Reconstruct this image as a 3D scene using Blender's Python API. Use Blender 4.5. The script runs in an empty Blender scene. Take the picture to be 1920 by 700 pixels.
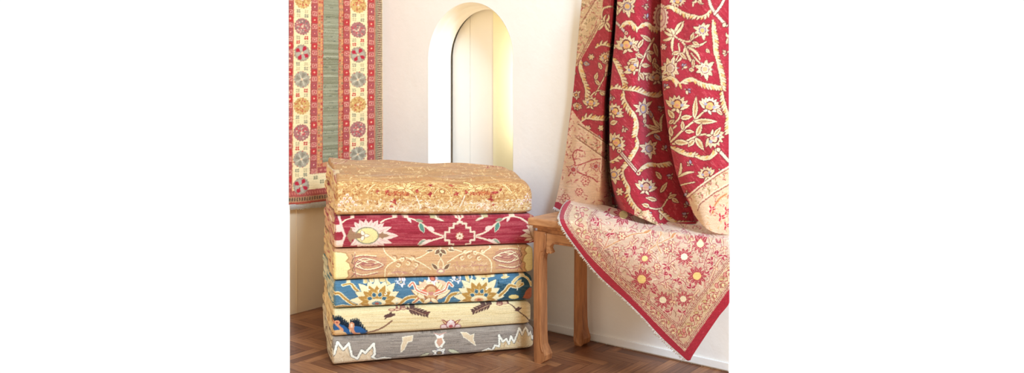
import bpy, bmesh, math, random
import numpy as np
from mathutils import Vector, Matrix

random.seed(7)
RNG = np.random.default_rng(7)
SC = bpy.context.scene
COL = SC.collection

# ------------------------------------------------------------------ frame of reference
F, HC, CX, HY = 1600.0, 0.97, 960.0, 150.0      # focal length (px), eye height (m), principal column, horizon row
XL, XR = 543.5, 1366.5                          # the room is modelled between these two sight lines
Rv = np.array([0.7826, -0.6225])                # along the niche wall, away from the corner
Nv = np.array([0.6225, 0.7826])                 # into the niche wall
WP = np.array([0.2765, 3.187])                  # a point at the foot of the niche wall
NW = float(Nv @ WP)
LP = np.array([-0.915, 3.519])                  # a point at the foot of the rug wall
# corner
_a = np.array([[Nv[0], -Rv[0]], [Nv[1], -Rv[1]]])
_st = np.linalg.solve(_a, WP - LP)
CORNER = LP + _st[0] * Nv

def srgb(c):
    c = np.asarray(c, float) / 255.0
    return np.where(c <= 0.04045, c / 12.92, ((c + 0.055) / 1.055) ** 2.4)

def lin4(c):
    return tuple(srgb(c)) + (1.0,)

# ------------------------------------------------------------------ painter for the woven patterns
class Canvas:
    def __init__(s, x0, y0, x1, y1, S, bg):
        s.x0, s.y0, s.S = x0, y0, S
        s.w, s.h = int((x1 - x0) * S), int((y1 - y0) * S)
        s.im = np.zeros((s.h, s.w, 3)); s.im[:] = np.array(bg) / 255.0
        s.clip = None
    def _box(s, xa, ya, xb, yb):
        i0 = max(0, int((xa - s.x0) * s.S)); i1 = min(s.w, int((xb - s.x0) * s.S) + 2)
        j0 = max(0, int((ya - s.y0) * s.S)); j1 = min(s.h, int((yb - s.y0) * s.S) + 2)
        if i1 <= i0 or j1 <= j0: return None
        X = (np.arange(i0, i1) + .5) / s.S + s.x0
        Y = (np.arange(j0, j1) + .5) / s.S + s.y0
        return i0, i1, j0, j1, X[None, :], Y[:, None]
    def _mix(s, b, cov, col):
        i0, i1, j0, j1 = b[:4]
        if s.clip is not None: cov = cov * s.clip[j0:j1, i0:i1]
        v = s.im[j0:j1, i0:i1]
        v += cov[..., None] * (np.array(col) / 255.0 - v)
    def seg(s, p, q, w0, w1, col):
        m = max(w0, w1) / 2 + 1
        b = s._box(min(p[0], q[0]) - m, min(p[1], q[1]) - m, max(p[0], q[0]) + m, max(p[1], q[1]) + m)
        if b is None: return
        X, Y = b[4], b[5]
        dx, dy = q[0] - p[0], q[1] - p[1]
        L = dx * dx + dy * dy + 1e-9
        t = np.clip(((X - p[0]) * dx + (Y - p[1]) * dy) / L, 0, 1)
        d = np.hypot(X - p[0] - t * dx, Y - p[1] - t * dy)
        s._mix(b, np.clip(((w0 + (w1 - w0) * t) / 2 - d) * s.S + .5, 0, 1), col)
    def line(s, pts, w, col, taper=False):
        n = len(pts) - 1
        for k in range(n):
            if taper: a, b_ = w * (1 - k / n * .75), w * (1 - (k + 1) / n * .75)
            else: a = b_ = w
            s.seg(pts[k], pts[k + 1], a, b_, col)
    def poly(s, pts, col):
        P = np.array(pts, float)
        b = s._box(P[:, 0].min() - 1, P[:, 1].min() - 1, P[:, 0].max() + 1, P[:, 1].max() + 1)
        if b is None: return
        X, Y = np.broadcast_arrays(b[4], b[5])
        ins = np.zeros(X.shape, bool); d = np.full(X.shape, 1e9)
        for k in range(len(P)):
            p, q = P[k], P[(k + 1) % len(P)]
            c = (p[1] > Y) != (q[1] > Y)
            if q[1] != p[1]:
                ins ^= c & (X < (q[0] - p[0]) * (Y - p[1]) / (q[1] - p[1]) + p[0])
            dx, dy = q - p
            t = np.clip(((X - p[0]) * dx + (Y - p[1]) * dy) / (dx * dx + dy * dy + 1e-9), 0, 1)
            d = np.minimum(d, np.hypot(X - p[0] - t * dx, Y - p[1] - t * dy))
        s._mix(b, np.clip(np.where(ins, d, -d) * s.S + .5, 0, 1), col)
    def mask_poly(s, pts):
        k = Canvas(s.x0, s.y0, s.x0 + s.w / s.S + 1e-6, s.y0 + s.h / s.S + 1e-6, s.S, (0, 0, 0))
        k.poly(pts, (255, 255, 255))
        m = np.zeros((s.h, s.w)); hh, ww = min(s.h, k.h), min(s.w, k.w)
        m[:hh, :ww] = k.im[:hh, :ww, 0]
        return m
    def ell(s, x, y, rx, ry, col, ang=0.0):
        a = np.linspace(0, 2 * math.pi, 26)[:-1]
        u, v = rx * np.cos(a), ry * np.sin(a)
        ca, sa = math.cos(ang), math.sin(ang)
        s.poly(np.stack([x + u * ca - v * sa, y + u * sa + v * ca], 1), col)
    def sample(s, X, Y, jit=0.0, knot=1.4):
        X = np.asarray(X, float); Y = np.asarray(Y, float)
        if jit:
            kx = (np.floor(X / knot).astype(int) * 73856093) ^ (np.floor(Y / knot).astype(int) * 19349663)
            r1 = ((kx * 1103515245 + 12345) & 0xffff) / 65535.0 - .5
            r2 = ((kx * 22695477 + 1) >> 3 & 0xffff) / 65535.0 - .5
            X = X + jit * 2 * r1; Y = Y + jit * 2 * r2
        fx = np.clip((X - s.x0) * s.S - .5, 0, s.w - 1.001); fy = np.clip((Y - s.y0) * s.S - .5, 0, s.h - 1.001)
        i, j = fx.astype(int), fy.astype(int); u, v = (fx - i)[..., None], (fy - j)[..., None]
        g = s.im
        c = (g[j, i] * (1 - u) + g[j, i + 1] * u) * (1 - v) + (g[j + 1, i] * (1 - u) + g[j + 1, i + 1] * u) * v
        return np.where(c <= 0.04045, c / 12.92, ((c + 0.055) / 1.055) ** 2.4)

def smooth(pts, n=6):
    P = np.array(pts, float)
    if len(P) < 3: return [tuple(p) for p in P]
    P = np.vstack([2 * P[0] - P[1], P, 2 * P[-1] - P[-2]])
    out = []
    for k in range(1, len(P) - 2):
        for t in np.linspace(0, 1, n, endpoint=False):
            a, b, c, d = P[k - 1], P[k], P[k + 1], P[k + 2]
            out.append(tuple(.5 * (2 * b + (c - a) * t + (2 * a - 5 * b + 4 * c - d) * t * t + (3 * b - a - 3 * c + d) * t ** 3)))
    out.append(tuple(P[-2]))
    return out

CREAM, PALE, TAN, OUT = (228, 204, 160), (232, 205, 180), (196, 158, 112), (104, 34, 38)
BLUEG, GOLD, PINK = (172, 160, 172), (224, 172, 100), (214, 140, 120)

def leaf(c, p, ang, L, W, col, out=None, vein=None, ow=1.3):
    ca, sa = math.cos(ang), math.sin(ang)
    def shape(g):
        r = []
        for t in np.linspace(0, 1, 9):
            w = (W / 2 + g) * math.sin(math.pi * min(1, t ** .8)) ** .9
            r.append((t * (L + 2 * g) - g, w))
        return [(p[0] + x * ca - y * sa, p[1] + x * sa + y * ca) for x, y in r + [(x, -y) for x, y in r[::-1]]]
    if out: c.poly(shape(ow), out)
    c.poly(shape(0), col)
    if vein:
        c.seg((p[0] + .15 * L * ca, p[1] + .15 * L * sa), (p[0] + .85 * L * ca, p[1] + .85 * L * sa), 1.1, .7, vein)

def flower(c, p, r, n, petal, core, out=OUT, mid=None, sq=1.0, ph=0.0):
    big = r > 8
    if big: n = max(n, 9)
    for e in (1, 0):
        if e and not out: continue
        for k in range(n):
            a = ph + k * 2 * math.pi / n
            if big:
                L = r * (.9 + .22 * ((k * 7) % 3 - 1)) * (1 + (sq - 1) * abs(math.sin(a)))
                leaf(c, (p[0] + .15 * r * math.cos(a), p[1] + .15 * r * math.sin(a)), a, L + e * 1.2, 4.2 * r / n + e * 2.2, out if e else petal)
                if not e: c.seg((p[0] + .5 * r * math.cos(a), p[1] + .5 * r * math.sin(a)), (p[0] + .9 * r * math.cos(a), p[1] + .9 * r * math.sin(a)), 1.2, .7, (184, 132, 116) if k % 2 else BLUEG)
            else:
                c.ell(p[0] + .62 * r * math.cos(a), p[1] + .62 * r * sq * math.sin(a), .48 * r + e * 1.1, .27 * r + e * 1.1, out if e else petal, a)
    if big: c.ell(p[0], p[1], .46 * r, .46 * r * sq, out or (150, 80, 70))
    if mid: c.ell(p[0], p[1], .4 * r, .4 * r * sq, mid)
    c.ell(p[0], p[1], .28 * r, .28 * r * sq, core)

def vine(c, pts, w, col, out=OUT, ow=1.6):
    q = smooth(pts)
    if out: c.line(q, w + ow, out)
    c.line(q, w, col)
    return q

def scallop(c, pts, side=1, w=2.6, tooth=6.0, step=5.4, col=CREAM, out=OUT, col2=(226, 178, 108)):
    """a stem with a comb of rounded leaflets along one side"""
    q = np.array(smooth(pts, 8)); d = np.hypot(*np.diff(q, axis=0).T); L = np.concatenate([[0], np.cumsum(d)])
    n = max(2, int(L[-1] / step)); tips = []
    for k in range(n):
        t = (k + .5) / n * L[-1]
        x, y = np.interp(t, L, q[:, 0]), np.interp(t, L, q[:, 1])
        x2, y2 = np.interp(t + 1, L, q[:, 0]), np.interp(t + 1, L, q[:, 1])
        a = math.atan2(y2 - y, x2 - x) + side * .85
        env = .55 + .45 * math.sin(math.pi * ((k / n * 2.0) % 1.0))
        tips.append((x, y, a, 1.15 * tooth * env + 2.5))
    for x, y, a, T in tips: leaf(c, (x - .5 * math.cos(a), y - .5 * math.sin(a)), a, T + 1.6, 6.2, out)
    c.line([tuple(p) for p in q], w + 1.8, out)
    for k, (x, y, a, T) in enumerate(tips): leaf(c, (x, y), a, T, 4.4, col if k % 3 else col2)
    c.line([tuple(p) for p in q], w, col)

def spray(c, p, angs, L, col=CREAM, W=4.2, curve=.5, out=OUT):
    for k, a in enumerate(angs):
        l = L[k] if hasattr(L, '__len__') else L
        s = curve * (1 if k % 2 else -1)
        pts = [p]
        for t in np.linspace(.25, 1, 4): pts.append((p[0] + l * t * math.cos(a + s * t * t), p[1] + l * t * math.sin(a + s * t * t)))
        q = smooth(pts, 3); n = len(q) - 1
        for e, cc in ((1.7, out), (0, col)):
            for i in range(n):
                wa = W * (.35 + .65 * math.sin(math.pi * i / n)); wb = W * (.35 + .65 * math.sin(math.pi * (i + 1) / n))
                c.seg(q[i], q[i + 1], wa + e, wb + e, cc)

def palmette(c, p, ang, r, col=CREAM, core=GOLD, dot=BLUEG, out=OUT, n=7):
    for e in (1, 0):
        for k in range(n):
            a = ang + (k - (n - 1) / 2) * 2.6 / n
            leaf(c, (p[0] + .1 * r * math.cos(a), p[1] + .1 * r * math.sin(a)), a, r + e * 1.2, .42 * r + e * 2.4, out if e else col)
    for k in range(n):
        a = ang + (k - (n - 1) / 2) * 2.6 / n
        c.seg((p[0] + .45 * r * math.cos(a), p[1] + .45 * r * math.sin(a)), (p[0] + .95 * r * math.cos(a), p[1] + .95 * r * math.sin(a)), 1.3, .7, (176, 124, 112) if k % 2 else (196, 150, 96))
    c.ell(p[0] + .3 * r * math.cos(ang), p[1] + .3 * r * math.sin(ang), .46 * r, .40 * r, out, ang)
    c.ell(p[0] + .3 * r * math.cos(ang), p[1] + .3 * r * math.sin(ang), .36 * r, .30 * r, core, ang)
    for k in (-1, 1):
        a = ang + k * .8
        c.ell(p[0] + .52 * r * math.cos(a), p[1] + .52 * r * math.sin(a), .15 * r, .13 * r, dot)
    c.ell(p[0] + .28 * r * math.cos(ang), p[1] + .28 * r * math.sin(ang), .14 * r, .12 * r, PINK)
    for k in (-1, 1): leaf(c, p, ang + math.pi - k * .9, .5 * r, .22 * r, col, out)

def scribble(c, region, n, cols, L=(3, 8), w=(.8, 1.5), seed=1, curl=1.2):
    rg = np.random.default_rng(seed); P = np.array(region)
    old = c.clip; c.clip = c.mask_poly(region)
    for _ in range(n):
        x, y = rg.uniform(P[:, 0].min(), P[:, 0].max()), rg.uniform(P[:, 1].min(), P[:, 1].max())
        a = rg.uniform(0, 6.3); k = rg.normal(0, curl) / 3; l = rg.uniform(*L) / 4; pts = [(x, y)]
        for i in range(4):
            x += l * math.cos(a); y += l * math.sin(a); a += k * 1.6; pts.append((x, y))
        c.line(pts, rg.uniform(*w), cols[rg.integers(len(cols))])
    c.clip = old

def streaks(c, n, cols, L, w=.8, seed=2, ang=0.0, alpha=.3):
    rg = np.random.default_rng(seed)
    base = c.clip
    c.clip = (np.ones((c.h, c.w)) if base is None else base) * alpha
    x1, y1 = c.x0 + c.w / c.S, c.y0 + c.h / c.S
    for _ in range(n):
        x, y = rg.uniform(c.x0, x1), rg.uniform(c.y0, y1); l = rg.uniform(.3, 1) * L
        c.seg((x, y), (x + l * math.cos(ang), y + l * math.sin(ang)), w, w, cols[rg.integers(len(cols))])
    c.clip = base

# ------------------------------------------------------------------ mesh helpers
def mesh_obj(name, V, faces, mat, parent=None, colors=None, uv=None, flat=False, base=None):
    V = np.asarray(V, float)
    off = np.zeros(3)
    if parent is not None:
        off = np.array(parent.matrix_basis.translation)
    elif base is not None:
        off = np.asarray(base, float)
    me = bpy.data.meshes.new(name)
    if isinstance(faces, np.ndarray) and faces.ndim == 2:
        n, k = faces.shape
        me.vertices.add(len(V)); me.vertices.foreach_set('co', (V - off).astype(np.float32).ravel())
        me.loops.add(n * k); me.loops.foreach_set('vertex_index', faces.astype(np.int32).ravel())
        me.polygons.add(n)
        me.polygons.foreach_set('loop_start', np.arange(0, n * k, k, dtype=np.int32))
        me.update(calc_edges=True)
    else:
        me.from_pydata((V - off).tolist(), [], [list(map(int, f)) for f in faces]); me.update()
    me.validate()
    if colors is not None:
        at = me.attributes.new('pattern', 'FLOAT_COLOR', 'POINT')
        at.data.foreach_set('color', np.concatenate([colors, np.ones((len(colors), 1))], 1).astype(np.float32).ravel())
    if uv is not None:
        ul = me.uv_layers.new(name='UVMap')
        li = np.empty(len(me.loops), np.int32); me.loops.foreach_get('vertex_index', li)
        ul.data.foreach_set('uv', np.asarray(uv)[li].astype(np.float32).ravel())
    if not flat:
        me.polygons.foreach_set('use_smooth', np.ones(len(me.polygons), bool))
    me.materials.append(mat)
    o = bpy.data.objects.new(name, me); COL.objects.link(o)
    if parent is not None: o.parent = parent
    elif base is not None: o.location = base
    return o

def grid_faces(nv, nu, base=0, flip=False):
    i = np.arange(nv * nu).reshape(nv, nu)
    f = np.stack([i[:-1, :-1], i[:-1, 1:], i[1:, 1:], i[1:, :-1]], -1).reshape(-1, 4) + base
    return f[:, ::-1] if flip else f

def bm_obj(name, bm, mat, parent=None, flat=True, base=None, bevel=0.0):
    if bevel:
        bmesh.ops.bevel(bm, geom=[e for e in bm.edges if len(e.link_faces) == 2 and e.calc_face_angle(0) > .5],
                        offset=bevel, segments=2, profile=.6, affect='EDGES', clamp_overlap=True)
    bmesh.ops.recalc_face_normals(bm, faces=bm.faces)
    me = bpy.data.meshes.new(name)
    off = Vector((0, 0, 0))
    if parent is not None: off = parent.matrix_basis.translation.copy()
    elif base is not None: off = Vector(base)
    bmesh.ops.translate(bm, verts=bm.verts, vec=-off)
    bm.to_mesh(me); bm.free()
    if not flat:
        for p in me.polygons: p.use_smooth = True
    me.materials.append(mat)
    o = bpy.data.objects.new(name, me); COL.objects.link(o)
    if parent is not None: o.parent = parent
    elif base is not None: o.location = base
    return o

def thing(name, loc, label, cat, group=None):
    o = bpy.data.objects.new(name, None); COL.objects.link(o); o.location = loc
    o.empty_display_size = .1
    return tag(o, label, cat, group)

def tag(o, label, cat, group=None):
    o['label'] = label; o['category'] = cat
    if group: o['group'] = group
    return o

def structure(o):
    o['kind'] = 'structure'
    return o

def trim_right(bm):
    """cut a mesh off where the modelled part of the room ends"""
    k = (XR - CX) / F
    n = Vector((1, -k, 0)).normalized()
    r = bmesh.ops.bisect_plane(bm, geom=bm.verts[:] + bm.edges[:] + bm.faces[:], plane_co=(0, 0, 0), plane_no=n, clear_outer=True)
    ed = [e for e in r['geom_cut'] if isinstance(e, bmesh.types.BMEdge)]
    if ed: bmesh.ops.holes_fill(bm, edges=ed, sides=0)

def prism(bm, poly, A, B, C, d0, d1):
    """poly in (u,v); point = A + u*B + v*z ; extruded along C from d0 to d1"""
    A, B, C = map(np.array, (A, B, C))
    lo = [bm.verts.new(tuple(np.append(A + u * B + d0 * C, v))) for u, v in poly]
    hi = [bm.verts.new(tuple(np.append(A + u * B + d1 * C, v))) for u, v in poly]
    n = len(poly)
    fs = [bm.faces.new(lo), bm.faces.new(hi[::-1])]
    for k in range(n): fs.append(bm.faces.new([lo[k], hi[k], hi[(k + 1) % n], lo[(k + 1) % n]]))
    return fs

# ------------------------------------------------------------------ materials
def new_mat(name, rough=.8, spec=.3):
    m = bpy.data.materials.new(name); m.use_nodes = True
    nt = m.node_tree; b = nt.nodes['Principled BSDF']
    b.inputs['Roughness'].default_value = rough
    b.inputs['Specular IOR Level'].default_value = spec
    return m, nt, b

def nd(nt, t, **kw):
    n = nt.nodes.new(t)
    for k, v in kw.items(): setattr(n, k, v)
    return n

def noise(nt, vec, scale, detail=4, rough=.6):
    n = nd(nt, 'ShaderNodeTexNoise'); n.inputs['Scale'].default_value = scale
    n.inputs['Detail'].default_value = detail; n.inputs['Roughness'].default_value = rough
    if vec is not None: nt.links.new(vec, n.inputs['Vector'])
    return n.outputs['Fac']

def mapr(nt, src, lo, hi, a=.3, b=.7):
    n = nd(nt, 'ShaderNodeMapRange')
    n.inputs['From Min'].default_value = a; n.inputs['From Max'].default_value = b
    n.inputs['To Min'].default_value = lo; n.inputs['To Max'].default_value = hi
    nt.links.new(src, n.inputs['Value'])
    return n.outputs['Result']

def mult(nt, a, b):
    n = nd(nt, 'ShaderNodeMath', operation='MULTIPLY'); nt.links.new(a, n.inputs[0]); nt.links.new(b, n.inputs[1])
    return n.outputs[0]

def scale_col(nt, col, fac):
    n = nd(nt, 'ShaderNodeVectorMath', operation='SCALE'); nt.links.new(col, n.inputs[0]); nt.links.new(fac, n.inputs['Scale'])
    return n.outputs[0]

def bump(nt, b, h, strength, dist=.002):
    n = nd(nt, 'ShaderNodeBump'); n.inputs['Strength'].default_value = strength; n.inputs['Distance'].default_value = dist
    nt.links.new(h, n.inputs['Height']); nt.links.new(n.outputs['Normal'], b.inputs['Normal'])

def rug_mat(name, rot=0.0, sx=4.0, sy=60.0, amp=.14, fine=.16):
    m, nt, b = new_mat(name, .95, .08)
    at = nd(nt, 'ShaderNodeAttribute', attribute_name='pattern')
    uv = nd(nt, 'ShaderNodeUVMap', uv_map='UVMap')
    mp = nd(nt, 'ShaderNodeMapping'); mp.inputs['Rotation'].default_value = (0, 0, rot); mp.inputs['Scale'].default_value = (sx, sy, 1)
    nt.links.new(uv.outputs[0], mp.inputs[0])
    s1 = mapr(nt, noise(nt, mp.outputs[0], 1.0, 3), 1 - amp, 1 + amp)
    tc = nd(nt, 'ShaderNodeTexCoord')
    f2 = noise(nt, tc.outputs['Object'], 420, 2)
    s2 = mapr(nt, f2, 1 - fine, 1 + fine)
    nt.links.new(scale_col(nt, at.outputs['Color'], mult(nt, s1, s2)), b.inputs['Base Color'])
    b.inputs['Sheen Weight'].default_value = .12; b.inputs['Sheen Roughness'].default_value = .6
    bump(nt, b, f2, .5, .0025)
    return m

def plain_mat(name, col, rough=.85, amp=.05, scale=9, bs=.25, bscale=60, spec=.25):
    m, nt, b = new_mat(name, rough, spec)
    tc = nd(nt, 'ShaderNodeTexCoord')
    rgb = nd(nt, 'ShaderNodeRGB'); rgb.outputs[0].default_value = lin4(col)
    f = mapr(nt, noise(nt, tc.outputs['Object'], scale, 5), 1 - amp, 1 + amp)
    nt.links.new(scale_col(nt, rgb.outputs[0], f), b.inputs['Base Color'])
    bump(nt, b, noise(nt, tc.outputs['Object'], bscale, 3), bs, .004)
    return m

def wood_mat(name, c0, c1, mapping, rough=.42, spec=.45):
    m, nt, b = new_mat(name, rough, spec)
    tc = nd(nt, 'ShaderNodeTexCoord')
    mp = nd(nt, 'ShaderNodeMapping'); mp.inputs['Scale'].default_value = mapping
    nt.links.new(tc.outputs['Object'], mp.inputs[0])
    n1 = noise(nt, mp.outputs[0], 1.0, 6, .65)
    cr = nd(nt, 'ShaderNodeValToRGB'); cr.color_ramp.elements[0].color = lin4(c0); cr.color_ramp.elements[1].color = lin4(c1)
    cr.color_ramp.elements[0].position = .32; cr.color_ramp.elements[1].position = .68
    nt.links.new(n1, cr.inputs[0]); nt.links.new(cr.outputs[0], b.inputs['Base Color'])
    bump(nt, b, n1, .15, .001)
    return m

M_WALL = plain_mat('cream_plaster', (244, 237, 226), .9, .025, 5, .35, 22)
M_SHADEWALL = plain_mat('shaded_cream_plaster', (222, 198, 164), .9, .03, 5, .3, 22)  # cream plaster of the rug wall, its warm shade put into the colour
M_NICHE = plain_mat('niche_paint', (250, 243, 230), .55, .015, 6, .12, 30, .35)
M_NICHEY = plain_mat('niche_board_yellow', (252, 248, 210), .55, .02, 6, .12, 30, .35)  # pale yellow base colour, right-hand back board only
M_BASE = plain_mat('baseboard_paint', (232, 220, 200), .7, .03, 8, .15, 40)
M_FRINGE = plain_mat('fringe_cotton', (236, 230, 222), .95, .12, 200, .3, 300, .1)
M_FRINGE2 = plain_mat('fringe_cotton_grey', (196, 190, 182), .95, .12, 200, .3, 300, .1)
M_WOOD = wood_mat('bench_wood', (124, 72, 40), (190, 124, 74), (40, 40, 5))
M_WOODTOP = wood_mat('bench_top_wood', (156, 100, 60), (204, 144, 94), (14, 14, 60))

# ------------------------------------------------------------------ camera, light, world
cam = bpy.data.cameras.new('camera'); co = bpy.data.objects.new('camera', cam); COL.objects.link(co)
co.location = (0, 0, HC); co.rotation_euler = (math.pi / 2, 0, 0)
cam.sensor_width = 36; cam.sensor_fit = 'HORIZONTAL'; cam.lens = F / 1920 * 36; cam.shift_y = -(350 - HY) / 1920
cam.clip_start = .05
SC.camera = co

AMB = (.72, .76, .80)       # walls and ceiling of the room behind the viewer
AMB_LOW = (1.24, .93, .52)   # its wooden floor
w = bpy.data.worlds.new('studio_white'); SC.world = w; w.use_nodes = True
nt = w.node_tree; bg = nt.nodes['Background']
tc = nd(nt, 'ShaderNodeTexCoord'); sx = nd(nt, 'ShaderNodeSeparateXYZ'); nt.links.new(tc.outputs['Generated'], sx.inputs[0])
# white beyond the set, a dimmer warm room behind the viewer
ramp = nd(nt, 'ShaderNodeMapRange', interpolation_type='SMOOTHSTEP'); ramp.inputs['From Min'].default_value = .35; ramp.inputs['From Max'].default_value = .55
nt.links.new(sx.outputs['Y'], ramp.inputs['Value'])
mx = nd(nt, 'ShaderNodeMix', data_type='RGBA'); nt.links.new(ramp.outputs[0], mx.inputs['Factor'])
lo = nd(nt, 'ShaderNodeMapRange', interpolation_type='SMOOTHSTEP'); lo.inputs['From Min'].default_value = -.05; lo.inputs['From Max'].default_value = .5
nt.links.new(sx.outputs['Z'], lo.inputs['Value'])
rm = nd(nt, 'ShaderNodeMix', data_type='RGBA'); nt.links.new(lo.outputs[0], rm.inputs['Factor'])
rm.inputs['A'].default_value = (*AMB_LOW, 1); rm.inputs['B'].default_value = (*AMB, 1)
nt.links.new(rm.outputs['Result'], mx.inputs['A']); mx.inputs['B'].default_value = (1.02, 1.02, 1.02, 1)
nt.links.new(mx.outputs['Result'], bg.inputs['Color']); bg.inputs['Strength'].default_value = 1.0

def area(name, loc, target, sx_, sy_, power, col):
    l = bpy.data.lights.new(name, 'AREA'); l.shape = 'RECTANGLE'; l.size = sx_; l.size_y = sy_; l.energy = power; l.color = col
    o = bpy.data.objects.new(name, l); COL.objects.link(o); o.location = loc
    o.rotation_euler = (Vector(target) - Vector(loc)).to_track_quat('-Z', 'Y').to_euler()
    return o
area('key_light', (1.9, -1.2, 3.6), (-.05, 3.3, .5), 1.2, 1.2, 400, (.53, .74, 1.0))  # soft key light added high on the right, behind the viewer

vs = SC.view_settings
vs.view_transform = 'Standard'; vs.look = 'None'; vs.exposure = 0; vs.gamma = 1; vs.use_curve_mapping = False

# ------------------------------------------------------------------ geometry of sight lines
def on_wall(px, o=0.0):
    """plan point on the niche wall (standing o in front of it) seen in column px"""
    x = (px - CX) / F
    Y = (NW - o) / (Nv[0] * x + Nv[1])
    return np.array([x * Y, Y])
def on_left(px, o=0.0):
    x = (px - CX) / F
    nl = -Rv                                             # into the rug wall
    Y = (nl @ LP - o) / (nl[0] * x + nl[1])
    return np.array([x * Y, Y])

# ------------------------------------------------------------------ floor: herringbone parquet
def build_floor():
    bm = bmesh.new()
    uvl = bm.loops.layers.uv.new('UVMap'); cl = bm.loops.layers.float_color.new('tone')
    wd, ln = .038, .19
    ca, sa = math.cos(math.radians(-38.5)), math.sin(math.radians(-38.5))
    rg = random.Random(3)
    def quad(x0, y0, dx, dy, along):
        t = rg.random(); ou, ov = rg.random() * 50, rg.random() * 50; g = .0003
        pts = [(x0 + g, y0 + g), (x0 + dx - g, y0 + g), (x0 + dx - g, y0 + dy - g), (x0 + g, y0 + dy - g)]
        c = np.mean(pts, 0); X, Y = c[0] * ca - c[1] * sa, c[0] * sa + c[1] * ca + 3.0
        if not (1.2 < Y < 4.3 and -1.3 < X < 1.1): return
        vsx = [bm.verts.new((x * ca - y * sa, x * sa + y * ca + 3.0, 0)) for x, y in pts]
        f = bm.faces.new(vsx)
        for l, (x, y) in zip(f.loops, pts):
            u, v = (x, y) if along else (y, x)
            l[uvl].uv = (u + ou, v + ov); l[cl] = (t, t, t, 1)
    n = int(round(ln / wd))
    for i in range(-80, 80):
        for j in range(-16, 16):
            x = i * wd + j * 2 * ln * 0; y = i * wd
            # horizontal plank then vertical plank of one zigzag, shifted rows
            quad(x + j * 2 * ln, y, ln, wd, True)
            quad(x + j * 2 * ln + ln, y - ln + wd, wd, ln, False)
            # second family completing the period
    # restrict to the modelled wedge and the two walls
    def cut(co_, no):
        bmesh.ops.bisect_plane(bm, geom=bm.verts[:] + bm.edges[:] + bm.faces[:], plane_co=co_, plane_no=no, clear_outer=True)
    kl, kr = (XL - CX) / F, (XR - CX) / F
    cut((0, 0, 0), Vector((-1, kl, 0)).normalized()); cut((0, 0, 0), Vector((1, -kr, 0)).normalized())
    cut((WP[0], WP[1], 0), (Nv[0], Nv[1], 0)); cut((LP[0], LP[1], 0), (-Rv[0], -Rv[1], 0)); cut((0, 1.6, 0), (0, -1, 0))
    # a bed under the planks, so the joints read dark
    p = [(kl * 1.6, 1.6), (kr * 1.6, 1.6), tuple(on_wall(XR)), tuple(CORNER), tuple(on_left(XL))]
    top = [bm.verts.new((x, y, -.0015)) for x, y in p]; bot = [bm.verts.new((x, y, -.05)) for x, y in p]
    fs = [bm.faces.new(top), bm.faces.new(bot[::-1])]
    for k in range(5): fs.append(bm.faces.new([top[k], bot[k], bot[(k + 1) % 5], top[(k + 1) % 5]]))
    for f in fs:
        f.material_index = 1
    bmesh.ops.recalc_face_normals(bm, faces=fs)
    for f in bm.faces:
        if f.material_index == 0 and f.normal.z < 0: f.normal_flip()
    m, nt, b = new_mat('oak_parquet', .38, .4)
    uv = nd(nt, 'ShaderNodeUVMap', uv_map='UVMap'); at = nd(nt, 'ShaderNodeAttribute', attribute_name='tone')
    mp = nd(nt, 'ShaderNodeMapping'); mp.inputs['Scale'].default_value = (7, 130, 1); nt.links.new(uv.outputs[0], mp.inputs[0])
    g = noise(nt, mp.outputs[0], 1.0, 5, .6)
    ad = nd(nt, 'ShaderNodeMath', operation='MULTIPLY_ADD'); ad.inputs[1].default_value = .30; nt.links.new(at.outputs['Fac'], ad.inputs[0])
    g2 = nd(nt, 'ShaderNodeMath', operation='MULTIPLY'); g2.inputs[1].default_value = .75; nt.links.new(g, g2.inputs[0])
    nt.links.new(g2.outputs[0], ad.inputs[2])
    cr = nd(nt, 'ShaderNodeValToRGB'); el = cr.color_ramp.elements
    el[0].position = .26; el[0].color = lin4((84, 46, 28)); el[1].position = .80; el[1].color = lin4((172, 114, 70))
    e = el.new(.50); e.color = lin4((122, 72, 44))
    nt.links.new(ad.outputs[0], cr.inputs[0]); nt.links.new(cr.outputs[0], b.inputs['Base Color'])
    bump(nt, b, g, .12, .001)
    m2 = plain_mat('parquet_joint', (74, 42, 28), .8)
    me = bpy.data.meshes.new('floor'); bm.to_mesh(me); bm.free(); me.materials.append(m); me.materials.append(m2)
    o = bpy.data.objects.new('floor', me); COL.objects.link(o); structure(o)
build_floor()

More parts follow.
